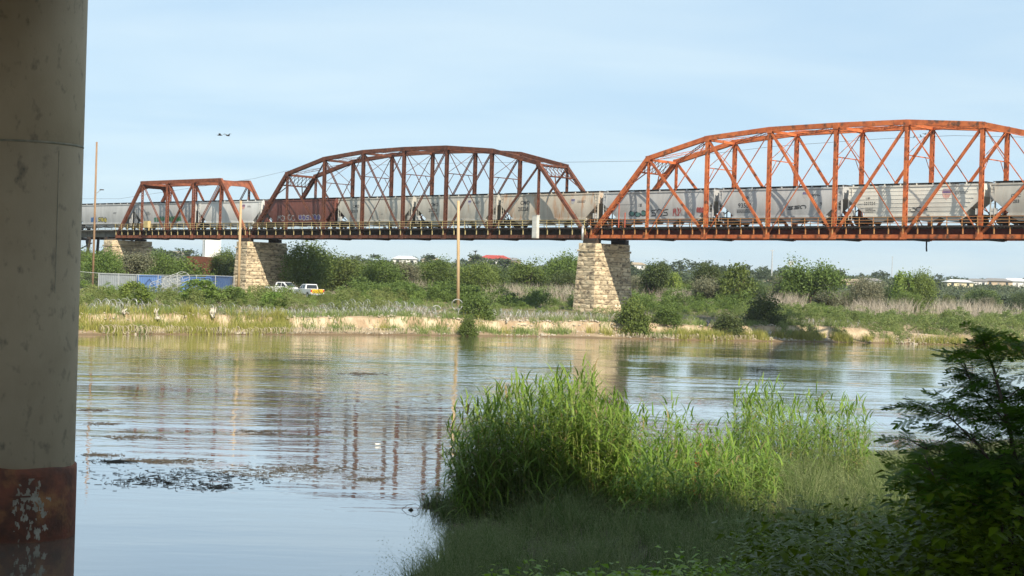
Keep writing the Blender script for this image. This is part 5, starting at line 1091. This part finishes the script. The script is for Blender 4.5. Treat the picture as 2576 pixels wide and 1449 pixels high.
wt = atY(535, 598, 560); r = empty('white_tower', (wt.x, wt.y, far_z(wt.x, wt.y)), 0.25, 'tall plain white block tower beyond the bridge at left', 'tower'); h = wt.z - far_z(wt.x, wt.y)
MB().box(-2.7, 2.7, -2.5, 2.5, -1, h).build('wall', WL['white'], r); MB().box(-2.8, 2.8, -2.6, 2.6, h, h + 0.25).build('parapet', WL['white'], r); MB().box(-0.5, 0.5, -2.56, -2.51, 0, 2.2).build('door', RF['grey'], r)
def mast(px, py_t, D, lab, lattice):
    p = atY(px, py_t, D); g = far_z(p.x, p.y); h = p.z - g; r = empty('mast', (p.x, p.y, g), 0, lab, 'mast')
    MB().tube([(0, 0, -1), (0, 0, h)], [0.35, 0.2] if not lattice else [0.5, 0.4], 6).build('shaft', GALV, r)
    if lattice: MB().box(-1.2, 1.2, -0.3, 0.3, h - 2.4, h - 0.6).build('antenna_panel', WL['white'], r)
    else: MB().box(-0.8, 0.8, -0.1, 0.1, h - 0.5, h - 0.3).build('cross_arm', GALV, r)
mast(1943, 628, 650, 'tall thin grey mast on the skyline under the orange span', False)
mast(1990, 655, 800, 'white antenna mast left of the big mesquite', True)
mast(2245, 645, 1100, 'faint pale mast on the far skyline at right', False)
mast(512, 600, 480, 'thin light pole beside the white tower', False)
PALM = leafmat('palm_fronds', (0.05, 0.075, 0.03), (0.09, 0.11, 0.05), 0.1)
def palm(px, py_t, D, lab):
    p = atY(px, py_t, D); g = far_z(p.x, p.y); h = p.z - g; r = empty('palm_tree', (p.x, p.y, g), 0, lab, 'palm tree')
    MB().tube([(0, 0, -0.5), (0.1, 0, h * 0.5), (0, 0, h - 1.2)], [0.3, 0.22, 0.2], 7).build('trunk', BARK, r)
    n = 60; a = rng.uniform(0, 6.283, n); B = np.tile(np.array([[0, 0, h - 1.4]]), (n, 1)); V_, Q_ = blades(B, np.stack([np.cos(a), np.sin(a)], 1), rng.uniform(0.8, 1.8, n), 0.35, rng.uniform(0.4, 2.2, n), 3); link('fronds', np_mesh('fronds', V_, Q_, PALM, np.repeat(rng.uniform(0, 1, n), 8)), r)
palm(1196, 628, 760, 'lone tall palm tree on the skyline right of the leaning pole'); palm(2168, 686, 780, 'small palm on the skyline, left of two at right'); palm(2205, 686, 790, 'small palm on the skyline, right of two at right')

# ------------------------------------------------------------------ near bank vegetation
REED = leafmat('giant_reed_leaves', (0.12, 0.235, 0.028), (0.29, 0.40, 0.07), 0.35, 0.45, 0.05, (0.36, 0.27, 0.12))
REEDST = leafmat('giant_reed_stems', (0.12, 0.18, 0.04), (0.27, 0.28, 0.09), 0.1, 0.5, 0.05)
FLUFF = leafmat('fine_grass', (0.075, 0.135, 0.028), (0.31, 0.34, 0.16), 0.3, 0.6, 0.0)
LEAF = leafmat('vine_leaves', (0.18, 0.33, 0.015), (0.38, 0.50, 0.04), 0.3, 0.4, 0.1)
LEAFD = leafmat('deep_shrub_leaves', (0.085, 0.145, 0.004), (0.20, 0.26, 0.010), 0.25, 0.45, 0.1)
def reeds(name, label, stalks, hfun, lean):
    root = empty(name, (stalks[0][0], stalks[0][1], near_z(*stalks[0])), 0, label, 'reeds', 'giant reed clumps on the near bank'); o = np.array(root.location)
    Vs, Qs, Ts, n0 = [], [], [], 0; SV_, SQ_, ST_, s0 = [], [], [], 0
    for x, y in stalks:
        h = hfun(x, y); a = random.uniform(0, 6.283); ld = np.array(lean(x, y)); d = np.array([math.cos(a), math.sin(a)]) * random.uniform(0.02, 0.24) + ld; b = np.array([x, y, max(-0.2, near_z(x, y) - 0.1)]) - o
        bend = float(np.hypot(*d)) + 1e-4; dn = d / bend
        def pt(t): return b + np.array([dn[0] * bend * h * t * t, dn[1] * bend * h * t * t, h * (t - 0.15 * bend * t ** 3)])
        # stem: a thin three sided cane
        for k in range(4):
            p0, p1 = pt(k / 4), pt((k + 1) / 4); r0, r1 = 0.013 * (1 - 0.18 * k), 0.013 * (1 - 0.18 * (k + 1))
            for j in range(3):
                c0, s_0 = math.cos(2.1*j), math.sin(2.1*j); c1, s_1 = math.cos(2.1*(j+1)), math.sin(2.1*(j+1))
                SV_ += [p0 + np.array([c0*r0, s_0*r0, 0]), p0 + np.array([c1*r0, s_1*r0, 0]), p1 + np.array([c1*r1, s_1*r1, 0]), p1 + np.array([c0*r1, s_0*r1, 0])]; SQ_.append((s0, s0+1, s0+2, s0+3)); s0 += 4
        ST_ += [random.random()] * 48
        nl = int(h * 6.5); tn = random.random()
        for k in range(nl):
            t = 0.12 + 0.88 * (k + random.random() * 0.6) / nl; p = pt(min(t, 1.0)); az = random.uniform(0, 6.283); ll = random.uniform(0.42, 0.82) * (1.0 if t < 0.9 else 0.7); w = random.uniform(0.026, 0.050); el = random.uniform(0.25, 1.05) if t < 0.9 else random.uniform(1.0, 1.4)
            dr = np.array([math.cos(az) * math.cos(el), math.sin(az) * math.cos(el), math.sin(el)]); sd = np.array([-math.sin(az), math.cos(az), 0.0])
            for q in range(4):
                u = q / 3; c = p + dr * ll * u + np.array([math.cos(az), math.sin(az), 0]) * (0.30 * ll * u * u) - np.array([0, 0, 1]) * (0.75 * ll * u ** 2.2) * (1 if t < 0.9 else 0.4); ww = w * (1 - u ** 2) * 0.5 + 0.002
                Vs += [c - sd * ww, c + sd * ww]
            for q in range(3): Qs.append((n0 + 2*q, n0 + 2*q + 1, n0 + 2*q + 3, n0 + 2*q + 2))
            n0 += 8; Ts += [1.2 if random.random() < (0.12 if t < 0.35 else 0.025) else min(1, max(0, tn * 0.5 + random.random() * 0.5))] * 8
    link('leaves', np_mesh('leaves', Vs, Qs, REED, Ts), root); link('stems', np_mesh('stems', SV_, SQ_, REEDST, ST_), root)
    return root
def ztop(px, py, D): return atY(px, py, D).z
# outline of the clump tops, read off the photograph: pixel x -> pixel y, for canes standing about 41 m away
def top_line(tab, D, sub=0.0):
    xs_ = [atY(px, py, D).x for px, py in tab]; zs_ = [ztop(px, py, D) for px, py in tab]
    def f(x, y): return max(0.5, (np.interp(x * D / y, xs_, zs_) - near_z(x, y)) * random.choice((1.0, 0.95, 0.9, 0.82, 0.7, 0.58)))
    return f
def pick(n, px0, px1, d0, d1, minland=-0.35):
    out = []
    while len(out) < n:
        D = random.uniform(d0, d1); x = atY(random.uniform(px0, px1), 900, D).x
        if near_d(x, D) > minland: out.append((x, D))
    return out
T_A = [(1120, 1190), (1160, 1120), (1205, 1020), (1260, 965), (1300, 945), (1360, 935), (1420, 955), (1455, 915), (1475, 910), (1500, 960), (1540, 985), (1590, 1000), (1640, 1040)]
reeds('giant_reed', 'large dense clump of green giant reeds at the water edge', pick(640, 1150, 1600, 38.5, 43.5), top_line(T_A, 41), lambda x, y: (-0.22 * max(0, 1 - (x + 1.5) / 2.0), -0.05))
T_B = [(1600, 1040), (1650, 1010), (1690, 985), (1720, 1030), (1780, 1060), (1850, 1080)]
reeds('giant_reed', 'sparse reeds right of the large clump, open to the water behind', pick(110, 1590, 1850, 40, 44.5), top_line(T_B, 42), lambda x, y: (0.0, 0.0))
T_C = [(1820, 1060), (1850, 990), (1900, 960), (1950, 955), (1990, 1000), (2050, 985), (2100, 1000), (2140, 995), (2180, 1020), (2210, 1080)]
reeds('giant_reed', 'tall sunlit row of upright reeds left of the feathery tree', pick(240, 1830, 2190, 44, 52), top_line(T_C, 47), lambda x, y: (0.02, 0.0))
T_D = [(1560, 1120), (1700, 1105), (1850, 1110), (2000, 1120)]
reeds('giant_reed', 'low fringe of bright reeds in front of the sparse ones', pick(330, 1560, 1960, 36.5, 41.5), top_line(T_D, 39), lambda x, y: (0.0, -0.05))
# fine feathery grass on the slope
gpts = []; gaz = []; gsc = []
while len(gpts) < 86000:
    D = 14 + 36 * random.random() ** 0.8; px = random.uniform(1040, 3250); x = atY(px, 1000, D).x; d = near_d(x, D)
    if d < 0.05 or noise.noise((x * 0.9, D * 0.9, 6)) < -0.28: continue
    sc = (0.45 + 0.55 * min(1, d / 2.5)) * (0.95 + 1.0 * noise.noise((x * 0.5, D * 0.5, 2))) * random.uniform(0.75, 1.2); R0 = 0.14
    for _ in range(22):
        az = random.uniform(0, 6.283); rr = R0 * random.random() ** 0.7; gpts.append((x + rr * math.cos(az), D + rr * math.sin(az), near_z(x, D) - 0.03)); gaz.append(az + random.gauss(0, 0.5)); gsc.append(sc)
B = np.array(gpts); n = len(B); a = np.array(gaz)
hh = rng.uniform(0.5, 1.0, n) * np.array(gsc)
Dv = np.stack([np.cos(a), np.sin(a)], 1); bd = rng.uniform(0.15, 0.9, n); V1, Q1 = blades(B, Dv, hh, rng.uniform(0.008, 0.018, n), bd, 3); T1 = np.repeat(np.clip(rng.uniform(0, 0.6, n) + np.repeat(rng.uniform(-0.3, 0.45, n // 22), 22)[:n], 0, 1), 8)
# open seed heads: sprays of tiny spikelets near the tips
m = 28000; w_ = rng.integers(0, n, m); tip = B[w_] + np.concatenate([Dv[w_] * (bd * hh)[w_][:, None], (hh * (1 - 0.25 * bd))[w_][:, None]], 1); parts = [(V1, Q1, T1)]
for q in range(7):
    C_ = tip + rng.normal(0, 1, (m, 3)) * np.array([0.07, 0.07, 0.075]); V2, Q2 = cards(C_, rng.uniform(0.02, 0.06, m), rng.uniform(0.006, 0.014, m), 0.6); parts.append((V2, Q2, np.repeat(rng.uniform(0.5, 1.0, m), 4)))
V1, Q1, T1 = merge(parts)
tag(link('feathery_grass', np_mesh('feathery_grass', V1, Q1, FLUFF, T1)), 'fine feathery seeding grass covering the shaded near bank', 'grass', kind='stuff')
# broad leaved weeds and vines
def leafy(pts, hs, per, size, mat, name, label, cat, kind=None, root=None):
    Vs, Qs, Ts, n0 = [], [], [], 0
    for (x, y, z), h in zip(pts, hs):
        tn = random.random()
        for k in range(per):
            t = random.random() ** 0.7; r = 0.28 * h ** 0.5 * random.random() ** 0.5; az = random.uniform(0, 6.283); p = np.array([x + r * math.cos(az), y + r * math.sin(az), z + h * t]); l = size * random.uniform(0.6, 1.3); w = l * random.uniform(0.5, 0.75)
            a2 = az + random.uniform(-1, 1); el = random.uniform(-0.5, 0.5); f = np.array([math.cos(a2) * math.cos(el), math.sin(a2) * math.cos(el), math.sin(el)]); s_ = np.array([-math.sin(a2), math.cos(a2), random.uniform(-0.4, 0.4)]); up = np.array([0, 0, 1.0]); dr = up * (-0.18 * l)
            Vs += [p, p + f * l * .35 + s_ * w * .5 + up * .12 * w, p + f * l * .4, p + f * l * .35 - s_ * w * .5 + up * .12 * w, p + f * l + dr]
            Qs += [(n0, n0+1, n0+2), (n0, n0+2, n0+3), (n0+1, n0+4, n0+2), (n0+2, n0+4, n0+3)]; n0 += 5; Ts += [min(1, tn * 0.5 + random.random() * 0.5)] * 5
    me = np_mesh(name, Vs, Qs, mat, Ts)
    if root is not None: return link('foliage', me, root)
    return tag(link(name, me), label, cat, kind=kind)
def ground_px(n, px0, px1, d0, d1):
    out = []
    while len(out) < n:
        D = random.uniform(d0, d1); x = atY(random.uniform(px0, px1), 1000, D).x
        if near_d(x, D) > 0.6: out.append((x, D, near_z(x, D)))
    return out
pv = ground_px(300, 1240, 2060, 18.0, 23.5); leafy(pv, [random.uniform(0.5, 1.3) for _ in pv], 38, 0.13, LEAF, 'vine_tangle', 'tangle of broad leaved vines at the foot of the picture', 'vines', 'stuff')
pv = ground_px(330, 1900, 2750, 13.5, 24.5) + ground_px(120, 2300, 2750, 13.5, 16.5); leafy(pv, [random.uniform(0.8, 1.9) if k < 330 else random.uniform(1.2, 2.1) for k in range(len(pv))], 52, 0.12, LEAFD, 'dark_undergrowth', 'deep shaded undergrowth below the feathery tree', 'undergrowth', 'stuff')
for px, D, w_, h_, lab in ((1780, 20.5, 0.5, 1.35, 'low leafy shrub with round leaves at the bottom centre'), (2085, 20.5, 0.6, 1.75, 'leafy shrub left of the feathery tree'), (1960, 19.5, 0.5, 1.5, 'broad leaved plant at the lower right'), (2230, 19.0, 0.6, 1.9, 'dark leafy shrub just under the feathery tree'), (2400, 17.0, 0.7, 2.0, 'dense dark shrub in the lower right corner'), (1400, 21.5, 0.4, 0.95, 'bright leafy plant low at the bottom left of the bank')):
    x = atY(px, 1000, D).x; z = near_z(x, D); r = empty('leafy_shrub', (x, D, z), 0, lab, 'shrub')
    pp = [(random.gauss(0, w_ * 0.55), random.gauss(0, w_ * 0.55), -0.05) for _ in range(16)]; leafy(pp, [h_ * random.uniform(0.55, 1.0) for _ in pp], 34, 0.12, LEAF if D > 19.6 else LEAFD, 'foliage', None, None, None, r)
    for q in range(6): e = pp[q]; MB().tube([(0, 0, -0.1), (e[0] * 0.6, e[1] * 0.6, h_ * 0.4), (e[0], e[1], h_ * 0.8)], [0.015, 0.01, 0.004], 5).build('stem', BARK, r)
# arching grass tufts in front of the feathery tree
pv = ground_px(900, 2020, 2420, 17, 21); Bt = np.array(pv); n = len(Bt); a = rng.uniform(2.2, 4.2, n); V_, Q_ = blades(Bt, np.stack([np.cos(a), np.sin(a)], 1), rng.uniform(1.0, 1.9, n), rng.uniform(0.012, 0.028, n), rng.uniform(0.4, 0.9, n), 5)
tag(link('arching_grass', np_mesh('arching_grass', V_, Q_, LEAFD, np.repeat(rng.uniform(0, 1, n), 12))), 'long arching grass blades left of the feathery tree', 'grass', kind='stuff')
# feathery (twice pinnate) tree at right
FERN = leafmat('pinnate_leaflets', (0.07, 0.17, 0.012), (0.16, 0.29, 0.025), 0.42, 0.5, 0.03)
def feather_leaf(seed):
    g = random.Random(seed); V_, Q_ = [], []; L_ = 0.24
    for k in range(8):
        t = 0.15 + 0.85 * k / 7; c = np.array([L_ * t, 0, -0.05 * t * t])
        for sd in (-1, 1):
            pl = 0.085 * math.sin(math.pi * (0.25 + 0.62 * t)) ** 0.6; ang = sd * (1.15 - 0.45 * t) + g.uniform(-.1, .1); ax = np.array([math.cos(ang), math.sin(ang), -0.18 + g.uniform(-.2, .2)]); pr = np.array([-math.sin(ang), math.cos(ang), 0.0])
            for q in range(12):
                b = c + ax * pl * (0.08 + 0.92 * q / 11)
                for s2 in (-1, 1):
                    d = ax * 0.35 + pr * s2 * 0.9; e = b + d * 0.0125; sx = ax * 0.0022; V_ += [b - sx, b + sx, e + sx, e - sx]; i = len(V_) - 4; Q_.append((i, i+1, i+2, i+3))
            b = c; e = c + ax * pl; V_ += [b + pr * .001, b - pr * .001, e - pr * .0006, e + pr * .0006]; i = len(V_) - 4; Q_.append((i, i+1, i+2, i+3))
    V_ += [np.array(v) for v in ((0, .0016, 0), (0, -.0016, 0), (L_, -.001, -0.05), (L_, .001, -0.05))]; i = len(V_) - 4; Q_.append((i, i+1, i+2, i+3))
    return np.array(V_), np.array(Q_)
FL = [feather_leaf(k) for k in range(4)]
def feather_tree(px, D, limbs, label, nleaf, leafscale=1.0, mat=FERN, base=None):
    x = atY(px, 1000, D).x; z = near_z(x, D); root = empty('feathery_tree', (x, D, z), 0, label, 'tree'); o = np.array((x, D, z)); parts = []
    tb_ = MB()
    for lm in limbs:
        pts_ = [Vector(p) for p in lm]; r0 = 0.030 if lm is limbs[0] else 0.016
        tb_.tube(pts_, [r0 * (1 - 0.75 * k / (len(pts_) - 1)) for k in range(len(pts_))], 7)
    tb_.build('trunk', BARK, root, None, True)
    tw = MB(); sites = []
    for lm in limbs:
        pts_ = [Vector(p) for p in lm]
        for _ in range(nleaf // len(limbs) // 5):
            t = random.uniform(0.25, 1.0) * (len(pts_) - 1); i = min(int(t), len(pts_) - 2); p = pts_[i].lerp(pts_[i + 1], t - i); az = random.uniform(0, 6.283); e = p + Vector((math.cos(az), math.sin(az), random.uniform(0.1, 0.9))).normalized() * random.uniform(0.12, 0.36)
            tw.tube([p, p.lerp(e, 0.5) + Vector((0, 0, 0.03)), e], [0.006, 0.004, 0.002], 4, False)
            for k in range(5): sites.append((p.lerp(e, 0.3 + 0.7 * k / 4), random.uniform(0, 6.283)))
    tag(tw.build('twigs', BARK, root), kind='stuff')
    for p, az in sites:
        V0, Q0 = random.choice(FL); el = random.uniform(-0.35, 0.55); ro = random.uniform(-0.6, 0.6); sc = random.uniform(0.75, 1.25) * leafscale
        R_ = np.array((Matrix.Rotation(az, 3, 'Z') @ Matrix.Rotation(-el, 3, 'Y') @ Matrix.Rotation(ro, 3, 'X'))); parts.append((V0 @ R_.T * sc + np.array(p), Q0, np.full(len(V0), random.random())))
    V1, Q1, T1 = merge(parts); link('foliage', np_mesh('foliage', V1, Q1, mat, T1), root); return root
def fp(px, py, D, x0, z0, D0): p = atY(px, py, D); return (p.x - x0, p.y - D0, p.z - z0)
D0 = 15.0; X0 = atY(2560, 1000, D0).x; Z0 = near_z(X0, D0)
def LP(*pp): return [(0, 0, -0.05)] + [fp(px, py, D0 + dd, X0, Z0, D0) for px, py, dd in pp]
feather_tree(2560, D0, [LP((2570, 1250, 0), (2540, 1080, -.1), (2500, 930, 0), (2470, 850, .1)), LP((2600, 1230, .2), (2620, 1050, .3), (2600, 920, .3), (2560, 880, .2)), LP((2550, 1250, -.1), (2470, 1130, -.2), (2390, 1050, -.3), (2340, 1030, -.3)), LP((2540, 1280, 0), (2440, 1190, .3), (2370, 1150, .4), (2310, 1120, .4)), LP((2570, 1200, 0), (2530, 1060, .2), (2450, 980, .4), (2420, 900, .4)), LP((2620, 1250, -.2), (2680, 1080, -.2), (2660, 980, 0)), LP((2520, 1300, -.3), (2430, 1260, -.5), (2360, 1220, -.5), (2330, 1160, -.5))], 'dark feathery leaved tree at the right edge of the near bank', 640, 1.2)
D0 = 16.5; X0 = atY(2440, 1000, D0).x; Z0 = near_z(X0, D0)
feather_tree(2440, D0, [LP((2440, 1330, 0), (2430, 1240, 0), (2440, 1160, 0)), LP((2400, 1330, .1), (2350, 1260, .2), (2320, 1210, .2)), LP((2500, 1330, .1), (2540, 1250, 0), (2560, 1180, 0))], 'smaller feathery shrub in deep shade below the tree at right', 520, 1.2)
# ------------------------------------------------------------------ driftwood, spit, bottles and floating litter
DRIFT = surf('wet_driftwood', (0.055, 0.047, 0.037), (0.10, 0.085, 0.065), 6, 0.8)
sp = []
for k in range(900):
    t = random.random(); p = atZ(1070 + 240 * t + random.gauss(0, 6), 1272 + 32 * t + random.gauss(0, 5) * (0.3 + t), 0.0); sp.append(p)
dm = MB()
for p in sp: a = random.gauss(-0.15, 0.6); l = random.uniform(0.04, 0.28); dm.beam((p.x, p.y, 0.012 + random.random() * 0.03), (p.x + l * math.cos(a), p.y + l * math.sin(a), 0.012 + random.random() * 0.05), 0.014, 0.014)
tag(dm.build('drift_line', DRIFT), 'line of dark twigs and scum drifted against the reeds', 'driftwood', kind='stuff')
def mat_px(cx, cy, rx, ry, n, name='floating_debris'):
    m_ = MB()
    for _ in range(int(n * 1.9)):
        u = random.gauss(0, 0.42); px = cx + u * rx; py = cy + random.gauss(0, 0.42) * ry + 0.12 * ry * math.sin(px * 0.05); p = atZ(px, py, 0.0); a = random.gauss(0.0, 0.8); l = random.uniform(0.04, 0.26) * p.y / 45; m_.beam((p.x, p.y, 0.004), (p.x + l * math.cos(a), p.y + l * math.sin(a), 0.004 + random.random() * 0.02), 0.009, 0.009)
        if random.random() < 0.12: m_.beam((p.x, p.y, 0.0), (p.x + random.gauss(0, 0.05), p.y, random.uniform(0.02, 0.09)), 0.010, 0.010)
    return m_
big = MB()
for cx, cy, rx, ry, n in ((480, 1200, 330, 30, 170), (360, 1212, 130, 16, 70), (520, 1225, 90, 12, 60), (640, 1190, 260, 20, 110), (780, 1180, 220, 22, 90), (420, 1160, 130, 7, 90), (300, 1160, 90, 6, 80), (250, 1145, 60, 5, 50), (330, 1100, 110, 6, 60), (250, 1066, 60, 4, 40), (230, 1032, 50, 4, 40), (920, 1205, 60, 6, 40), (900, 940, 60, 4, 60), (650, 1085, 90, 4, 40)):
    q = mat_px(cx, cy, rx, ry, n); big.add(q.v, q.f)
tag(big.build('floating_debris', DRIFT), 'dark rafts of twigs and leaves floating on the river', 'debris', kind='stuff')
BOT = surf('white_plastic', (0.78, 0.77, 0.74), (0.68, 0.67, 0.64), 4, 0.4)
for px, py, rz, s_, lab in ((1243, 1298, 0.2, 1.0, 'larger white plastic bottle floating at the foot of the reeds'), (1292, 1296, 1.2, 0.7, 'smaller white plastic bottle, right of the larger one'), (950, 1118, 0.5, 0.6, 'tiny white bottle floating out on the open river')):
    p = atZ(px, py, 0.04); r = empty('plastic_bottle', (p.x, p.y, 0.05), rz, lab, 'bottle', 'floating plastic bottles')
    b = MB().tube([(-0.16*s_, 0, 0), (-0.15*s_, 0, 0), (0.06*s_, 0, 0), (0.12*s_, 0, 0), (0.16*s_, 0, 0)], [0.03*s_, 0.05*s_, 0.05*s_, 0.022*s_, 0.02*s_], 12).build('bottle_body', BOT, r, None, True); MB().tube([(0.16*s_, 0, 0), (0.19*s_, 0, 0)], 0.024*s_, 10).build('cap', BOT, r)
p = atZ(1040, 1283, 0.0); br_ = empty('floating_branch', (p.x, p.y, 0), 0, 'thin bent twig arching out of the water left of the reeds', 'branch')
MB().tube([(-0.35, 0, -0.05), (-0.15, 0, 0.12), (0.05, 0, 0.16), (0.16, 0, 0.09), (0.1, -0.02, 0.0)], [0.006] * 5, 5).build('twig', DRIFT, br_); MB().tube([(-0.12, -0.05, 0.0), (-0.05, -0.05, 0.03), (0.0, -0.05, 0.0)], [0.02, 0.035, 0.015], 6).build('clod', DRIFT, br_)
RED = leafmat('red_seed_spike', (0.45, 0.06, 0.03), (0.55, 0.12, 0.05), 0.2)
p = atY(1755, 1130, 37.5); zz = near_z(p.x, p.y); fw = empty('red_dock_weed', (p.x, p.y, zz), 0, 'single weed with reddish seed spike among the low reeds', 'weed')
MB().tube([(0, 0, 0), (0.02, 0, (p.z - zz) * 0.6), (0.0, 0, p.z - zz)], [0.012, 0.01, 0.004], 5).build('stem', BARK, fw)
C_ = np.stack([rng.normal(0, 0.05, 260), rng.normal(0, 0.05, 260), (p.z - zz) * (0.35 + 0.6 * rng.beta(1.2, 1.2, 260) * (rng.uniform(0, 1, 260) > 0.3))], 1); V_, Q_ = cards(C_, 0.03, 0.02, 0.2); link('seed_spike', np_mesh('seed_spike', V_, Q_, RED, np.repeat(rng.uniform(0, 1, 260), 4)), fw)

# ------------------------------------------------------------------ rubble and dry brush on the far bank
RUB = surf('pale_rubble', (0.50, 0.44, 0.35), (0.36, 0.31, 0.24), 2.0, 0.95)
ico = np.array([(0, 0, 1), (0.9, 0, 0.3), (0.28, 0.85, 0.3), (-0.72, 0.53, 0.3), (-0.72, -0.53, 0.3), (0.28, -0.85, 0.3), (0, 0, -0.5)]); icf = np.array([(0, 1, 2), (0, 2, 3), (0, 3, 4), (0, 4, 5), (0, 5, 1), (6, 2, 1), (6, 3, 2), (6, 4, 3), (6, 5, 4), (6, 1, 5)])
parts = []
for _ in range(3200):
    x = random.uniform(-60, 70); v = random.choice((random.uniform(0.1, 1.6), random.uniform(2.2, 6.0), random.uniform(3, 5))); y = shore(x) + v
    if noise.noise((x * 0.25, 3, v * 0.1)) < -0.05: continue
    sz = random.uniform(0.05, 0.24) * (1.6 if random.random() < 0.08 else 1); a = random.uniform(0, 6.28); Rm = np.array([[math.cos(a), -math.sin(a), 0], [math.sin(a), math.cos(a), 0], [0, 0, 1]])
    parts.append(((ico * rng.uniform(0.6, 1.2, ico.shape) * np.array([sz * 1.4, sz, sz * 0.8])) @ Rm.T + np.array([x, y, far_z(x, y)]), icf, np.zeros(7)))
V1, Q1, T1 = merge(parts); tag(link('bank_rubble', np_mesh('bank_rubble', V1, Q1, RUB, T1)), 'pale stones and rubble scattered along the far bank', 'rubble', kind='stuff')
blade_mass('dry_brush', 'grey dry brush and twigs tangled along the top of the bank', clumps(260, 34, -60, 40, 4.0, 18, 0.6, clearpier) + clumps(60, 30, 40, 100, 2, 14, 0.6), lambda n: rng.uniform(0.3, 1.1, n), lambda n: rng.uniform(0.02, 0.045, n), lambda n: rng.uniform(0.3, 1.4, n), CANE, 'brush')

# ------------------------------------------------------------------ the slightly hazy air of the valley
hz = bpy.data.materials.new('valley_haze'); hz.use_nodes = True; ht = hz.node_tree; ht.nodes.remove(ht.nodes['Principled BSDF'])
pvn = ht.nodes.new('ShaderNodeVolumePrincipled'); pvn.inputs['Color'].default_value = (0.86, 0.92, 1.0, 1); pvn.inputs['Density'].default_value = 0.00011; pvn.inputs['Anisotropy'].default_value = 0.2
ht.links.new(pvn.outputs[0], ht.nodes['Material Output'].inputs['Volume'])
tag(MB().box(-9000, 9500, -400, 12500, -3.0, 60.0).build('haze', hz), 'thin pale haze filling the valley air', 'haze', kind='stuff')
